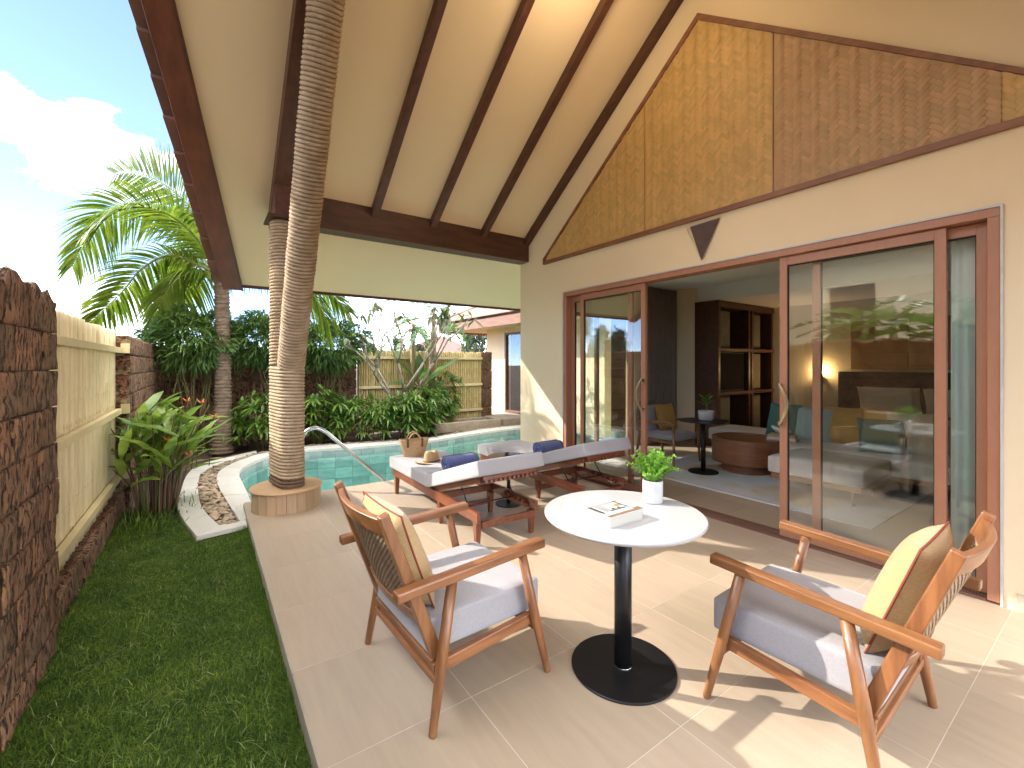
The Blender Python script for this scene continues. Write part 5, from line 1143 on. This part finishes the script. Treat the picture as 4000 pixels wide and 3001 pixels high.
# banana plants
bm_ = [unitleaf('leaf', 'banana_leaf', [.15, .8, 1, 1, .85, .5, .05], .30, .35, .22, 8, 0, .35, k) for k in range(3)]
bmw = [unitleaf('leaf', 'banana_leaf', [.2, .85, 1, .95, .8, .5, .06], .30, .12, .30, 10, .02, 0, k) for k in range(2)]
def banana(label, x, y, h, r, lv, seed, group=None, whole=False):
    r_ = random.Random(seed); t = thing('banana_plant', label, 'plant', (x, y, -.1), group=group); b = MB(); b.tube([(x, y, -.1), (x+.02, y, h*.5), (x+.05, y, h)], [r*1.25, r, r*.6], 14); b.build('stem', 'banana_stem', t, True)
    for k, q in enumerate(lv):
        a, el, L_ = q; d = Vector((math.cos(a), math.sin(a), el)); p = Vector((x+.05, y, h-.08+.02*k)); pe = p+d.normalized()*.22; bb = MB(); bb.tube([tuple(p), tuple(pe)], [.03, .016], 7); bb.build('leaf_stalk', 'stem_green', t, True); put_leaf((bmw if whole else bm_)[k % (2 if whole else 3)], t, pe, d, L_, r_.uniform(-.3, .3))
    return t
banana('tall banana plant with a scarred thick brown stem beside the frangipani', 4.36, 9.52, 2.62, .085, [(2.6, -.1, 1.0), (3.5, -.6, .9), (.1, -.35, 1.0), (-.7, -.7, .9), (1.6, .6, 1.1), (-1.6, -.4, .9), (4.4, .2, 1.0)], 1)
banana('slimmer banana plant with drooping leaves just behind the frangipani trunk', 3.92, 9.66, 2.35, .062, [(2.8, -.45, .8), (3.6, -.8, .75), (.4, -.5, .7), (-1.3, -.7, .7), (1.7, .4, .9), (4.6, -.2, .8)], 6)
banana('young banana plant with broad bright leaves in front of the bamboo fence', 3.95, 9.35, .95, .05, [(2.7, 1.5, .80), (-.3, .95, .95), (3.4, .25, .6), (.2, -.05, .6), (4.6, .9, .5), (1.2, 1.6, .7)], 2, whole=True)
BG = 'banana plants beyond the lawn wall'
banana('banana plant beyond the lawn wall, nearest the neighbouring villa', -3.4, 2.9, 2.3, .10, [(k*.9, .35-.2*(k % 3), 1.4) for k in range(7)], 3, BG)
banana('banana plant beyond the lawn wall, standing in the middle of its row', -2.9, 1.9, 2.1, .09, [(k*.9+.4, .30-.2*(k % 3), 1.4) for k in range(7)], 4, BG)
banana('banana plant beyond the lawn wall, closest to the bamboo fence', -4.6, 3.7, 2.5, .10, [(k*.9+.2, .35-.2*(k % 3), 1.4) for k in range(7)], 5, BG)
banana('banana plant beyond the lawn wall, leaning over the wall coping', -2.7, 1.2, 1.9, .08, [(k*.9+.1, .45-.2*(k % 3), 1.3) for k in range(7)], 7, BG)
# fallen leaves on the planting bed
LX = npr.uniform(-.6, 4.6, 700); LY = np.where(LX < .9, npr.uniform(8.5, 9.9, 700), npr.uniform(9.0, 9.9, 700)); V, F = leaves(np.c_[LX, LY, npr.uniform(-.128, -.118, 700)], np.c_[npr.normal(0, 1, 700), npr.normal(0, 1, 700), npr.uniform(-.05, .2, 700)], npr.uniform(.04, .13, 700), npr.uniform(.012, .03, 700), .05, .3, 3)
tag(stuff(nmesh('leaf_litter', V, F, 'litter')), 'brown fallen leaves on the soil under the shrubs', 'leaves')
# ------------------------------------------------------------------ neighbouring buildings and far trees
WG = thing('villa_wing', 'cream wing with tiled hip roof and tall dark window past the pool', 'house', (6.9, 9.5, -.1))
b = MB(); b.bx(6.9, 7.1, 10.245, 11.2, -.1, 2.75); b.bx(6.9, 7.1, 6.5, 10.245, 2.32, 2.75); b.bx(6.9, 7.1, 6.5, 7.6, -.1, 2.32); b.bx(7.1, 11, 11.0, 11.2, -.1, 2.75); b.build('wall', 'plaster', WG)
b = MB(); b.bx(6.885, 7.0, 10.18, 10.243, .12, 2.32); b.bx(6.885, 7.0, 7.6, 7.66, .12, 2.32); b.bx(6.885, 7.0, 7.66, 10.18, 2.26, 2.319); b.bx(6.885, 7.0, 7.66, 10.18, .12, .18); b.bx(6.885, 7.0, 8.88, 8.94, .18, 2.26); wf = b.build('window', 'trim_wood', WG); b = MB(); b.bx(6.93, 6.94, 7.66, 10.18, .18, 2.26); b.build('pane', 'pane', wf); b = MB(); b.bx(7.6, 7.7, 6.5, 11, 0, 2.7); b.build('dim_room', 'walnut', WG); b = MB(); b.bx(6.9, 7.1, 7.6, 10.245, -.1, .119); b.build('sill', 'tile_edge', WG)
b = MB(); b.bx(6.0, 11, 6.5, 12.5, 2.46, 2.50); b.build('soffit', 'plaster', WG); b = MB(); b.bx(5.965, 5.999, 6.5, 12.5, 2.40, 2.63); b.build('fascia', 'trim_wood', WG, bevel=.004); b = MB(); b.bx(5.965, 11, 12.5, 12.535, 2.40, 2.63); b.build('fascia', 'trim_wood', WG, bevel=.004)
for k in range(11):
    x0 = 5.90+.30*k; z0 = 2.66+.158*k; b = MB(); y1 = 12.6-.30*k; v = []
    for dz in (0, .030):
        for (x, zz, y) in ((x0, z0+.025, y1), (x0+.34, z0+.158*1.13, y1-.34)):
            for yy in (6.5, y): v.append((x, yy, zz+dz))
    b.hexa(v); c_ = b.build('tile_course', 'roof_tile_pale', WG, bevel=.003)
b = MB(); v = []
b.tube([(5.9, 12.62, 2.72), (9.2, 9.3, 4.42)], .05, 8); b.build('hip_cap', 'roof_tile_pale', WG, True)
b = MB(); b.add([(5.9, 12.6, 2.66), (9.2, 9.3, 4.40), (12, 9.3, 4.4), (12, 12.6, 2.66)], [(0, 1, 2, 3)]); b.build('hip_face', 'roof_tile_pale', WG)
def villa(label, x, y, w_, d_, h, rh, rz, m='plaster'):
    t = thing('villa', label, 'house', (x, y, -.13), rz); b = MB(); b.bx(-w_/2, w_/2, -d_/2, d_/2, 0, h); b.build('wall', m, t, world=False)
    b = MB(); o = .6; k = min(w_, d_)/2; b.add([(-w_/2-o, -d_/2-o, h-.1), (w_/2+o, -d_/2-o, h-.1), (w_/2+o, d_/2+o, h-.1), (-w_/2-o, d_/2+o, h-.1), (-w_/2+k, 0, h+rh), (w_/2-k, 0, h+rh)], [(0, 1, 5, 4), (1, 2, 5), (2, 3, 4, 5), (3, 0, 4), (0, 3, 2, 1)]); b.build('roof', 'roof_tile', t, world=False)
    for sx in (-1, 1):
        for k in (-.28, .0, .28): b = MB(); b.bx(sx*w_/2-.03, sx*w_/2+.03, k*d_-.5, k*d_+.5, h*.35, h*.8); b.build('window', 'screen', t, world=False)
        for k in (-.28, .0, .28): b = MB(); b.bx(k*w_-.5, k*w_+.5, sx*d_/2-.03, sx*d_/2+.03, h*.35, h*.8); b.build('window', 'screen', t, world=False)
    return t
villa('distant villa with red hip roof above the bamboo fence', 26.5, 55, 8.5, 7, 3.0, 2.4, .5, 'plaster_white')
villa('neighbouring cream villa beyond the lawn wall', -9.5, 4.5, 6.5, 12, 4.6, 2.2, 0)
def far_tree(label, x, y, h, sp, n, seed, grp):
    r_ = np.random.default_rng(seed); t = thing('far_tree', label, 'tree', (x, y, -.13), group=grp); b = MB(); b.tube([(x, y, -.13), (x+.1, y, h*.5), (x, y, h*.9)], [.14, .09, .03], 8)
    m = n//10; hz = r_.uniform(.3, 1, m); rr = sp*(1.1-hz)**.7*r_.uniform(.2, 1, m); a = r_.uniform(0, 6.28, m); c = np.c_[x+rr*np.cos(a), y+rr*np.sin(a), h*hz]
    for q in c[::6]: b.tube([(x, y, q[2]-.4), tuple(q)], [.03, .012], 4)
    b.build('trunk', 'bark_grey', t, True); P = np.repeat(c, 10, 0)+r_.normal(0, .12, (m*10, 3)); D = r_.normal(0, 1, (m*10, 3)); D[:, 2] -= .2; V, F = leaves(P, D, r_.uniform(.2, .5, m*10), r_.uniform(.05, .11, m*10), .3, .2, 2, [.5, 1, .05]); nmesh('crown', V, F, 'far_leaf', t)
for k, (px, dep, h, sp) in enumerate(((1015, 38, 4.3, 1.6), (1040, 34, 4.6, 1.7), (800, 45, 3.6, 1.8), (860, 42, 3.9, 1.6), (905, 40, 3.2, 1.5))):
    p = FW*dep+RT*(dep*(px-1106)/955); far_tree(('feathery far tree nearest the wing roof', 'feathery far tree rising beside the wing eave', 'far tree above the joint of laterite wall and bamboo fence', 'far tree seen through the frangipani limbs', 'low far tree in front of the red-roofed villa')[k], p.x, p.y, h, sp, 2200, 60+k, 'far trees beyond the fence')
for k in range(6):
    far_tree('tree standing in the row beyond the neighbouring cream villa', -15-1.2*(k % 2), 15+2.7*k, 4.2+.5*math.sin(k*2.1), 1.5, 2200, 80+k, 'trees beyond the neighbouring plot')
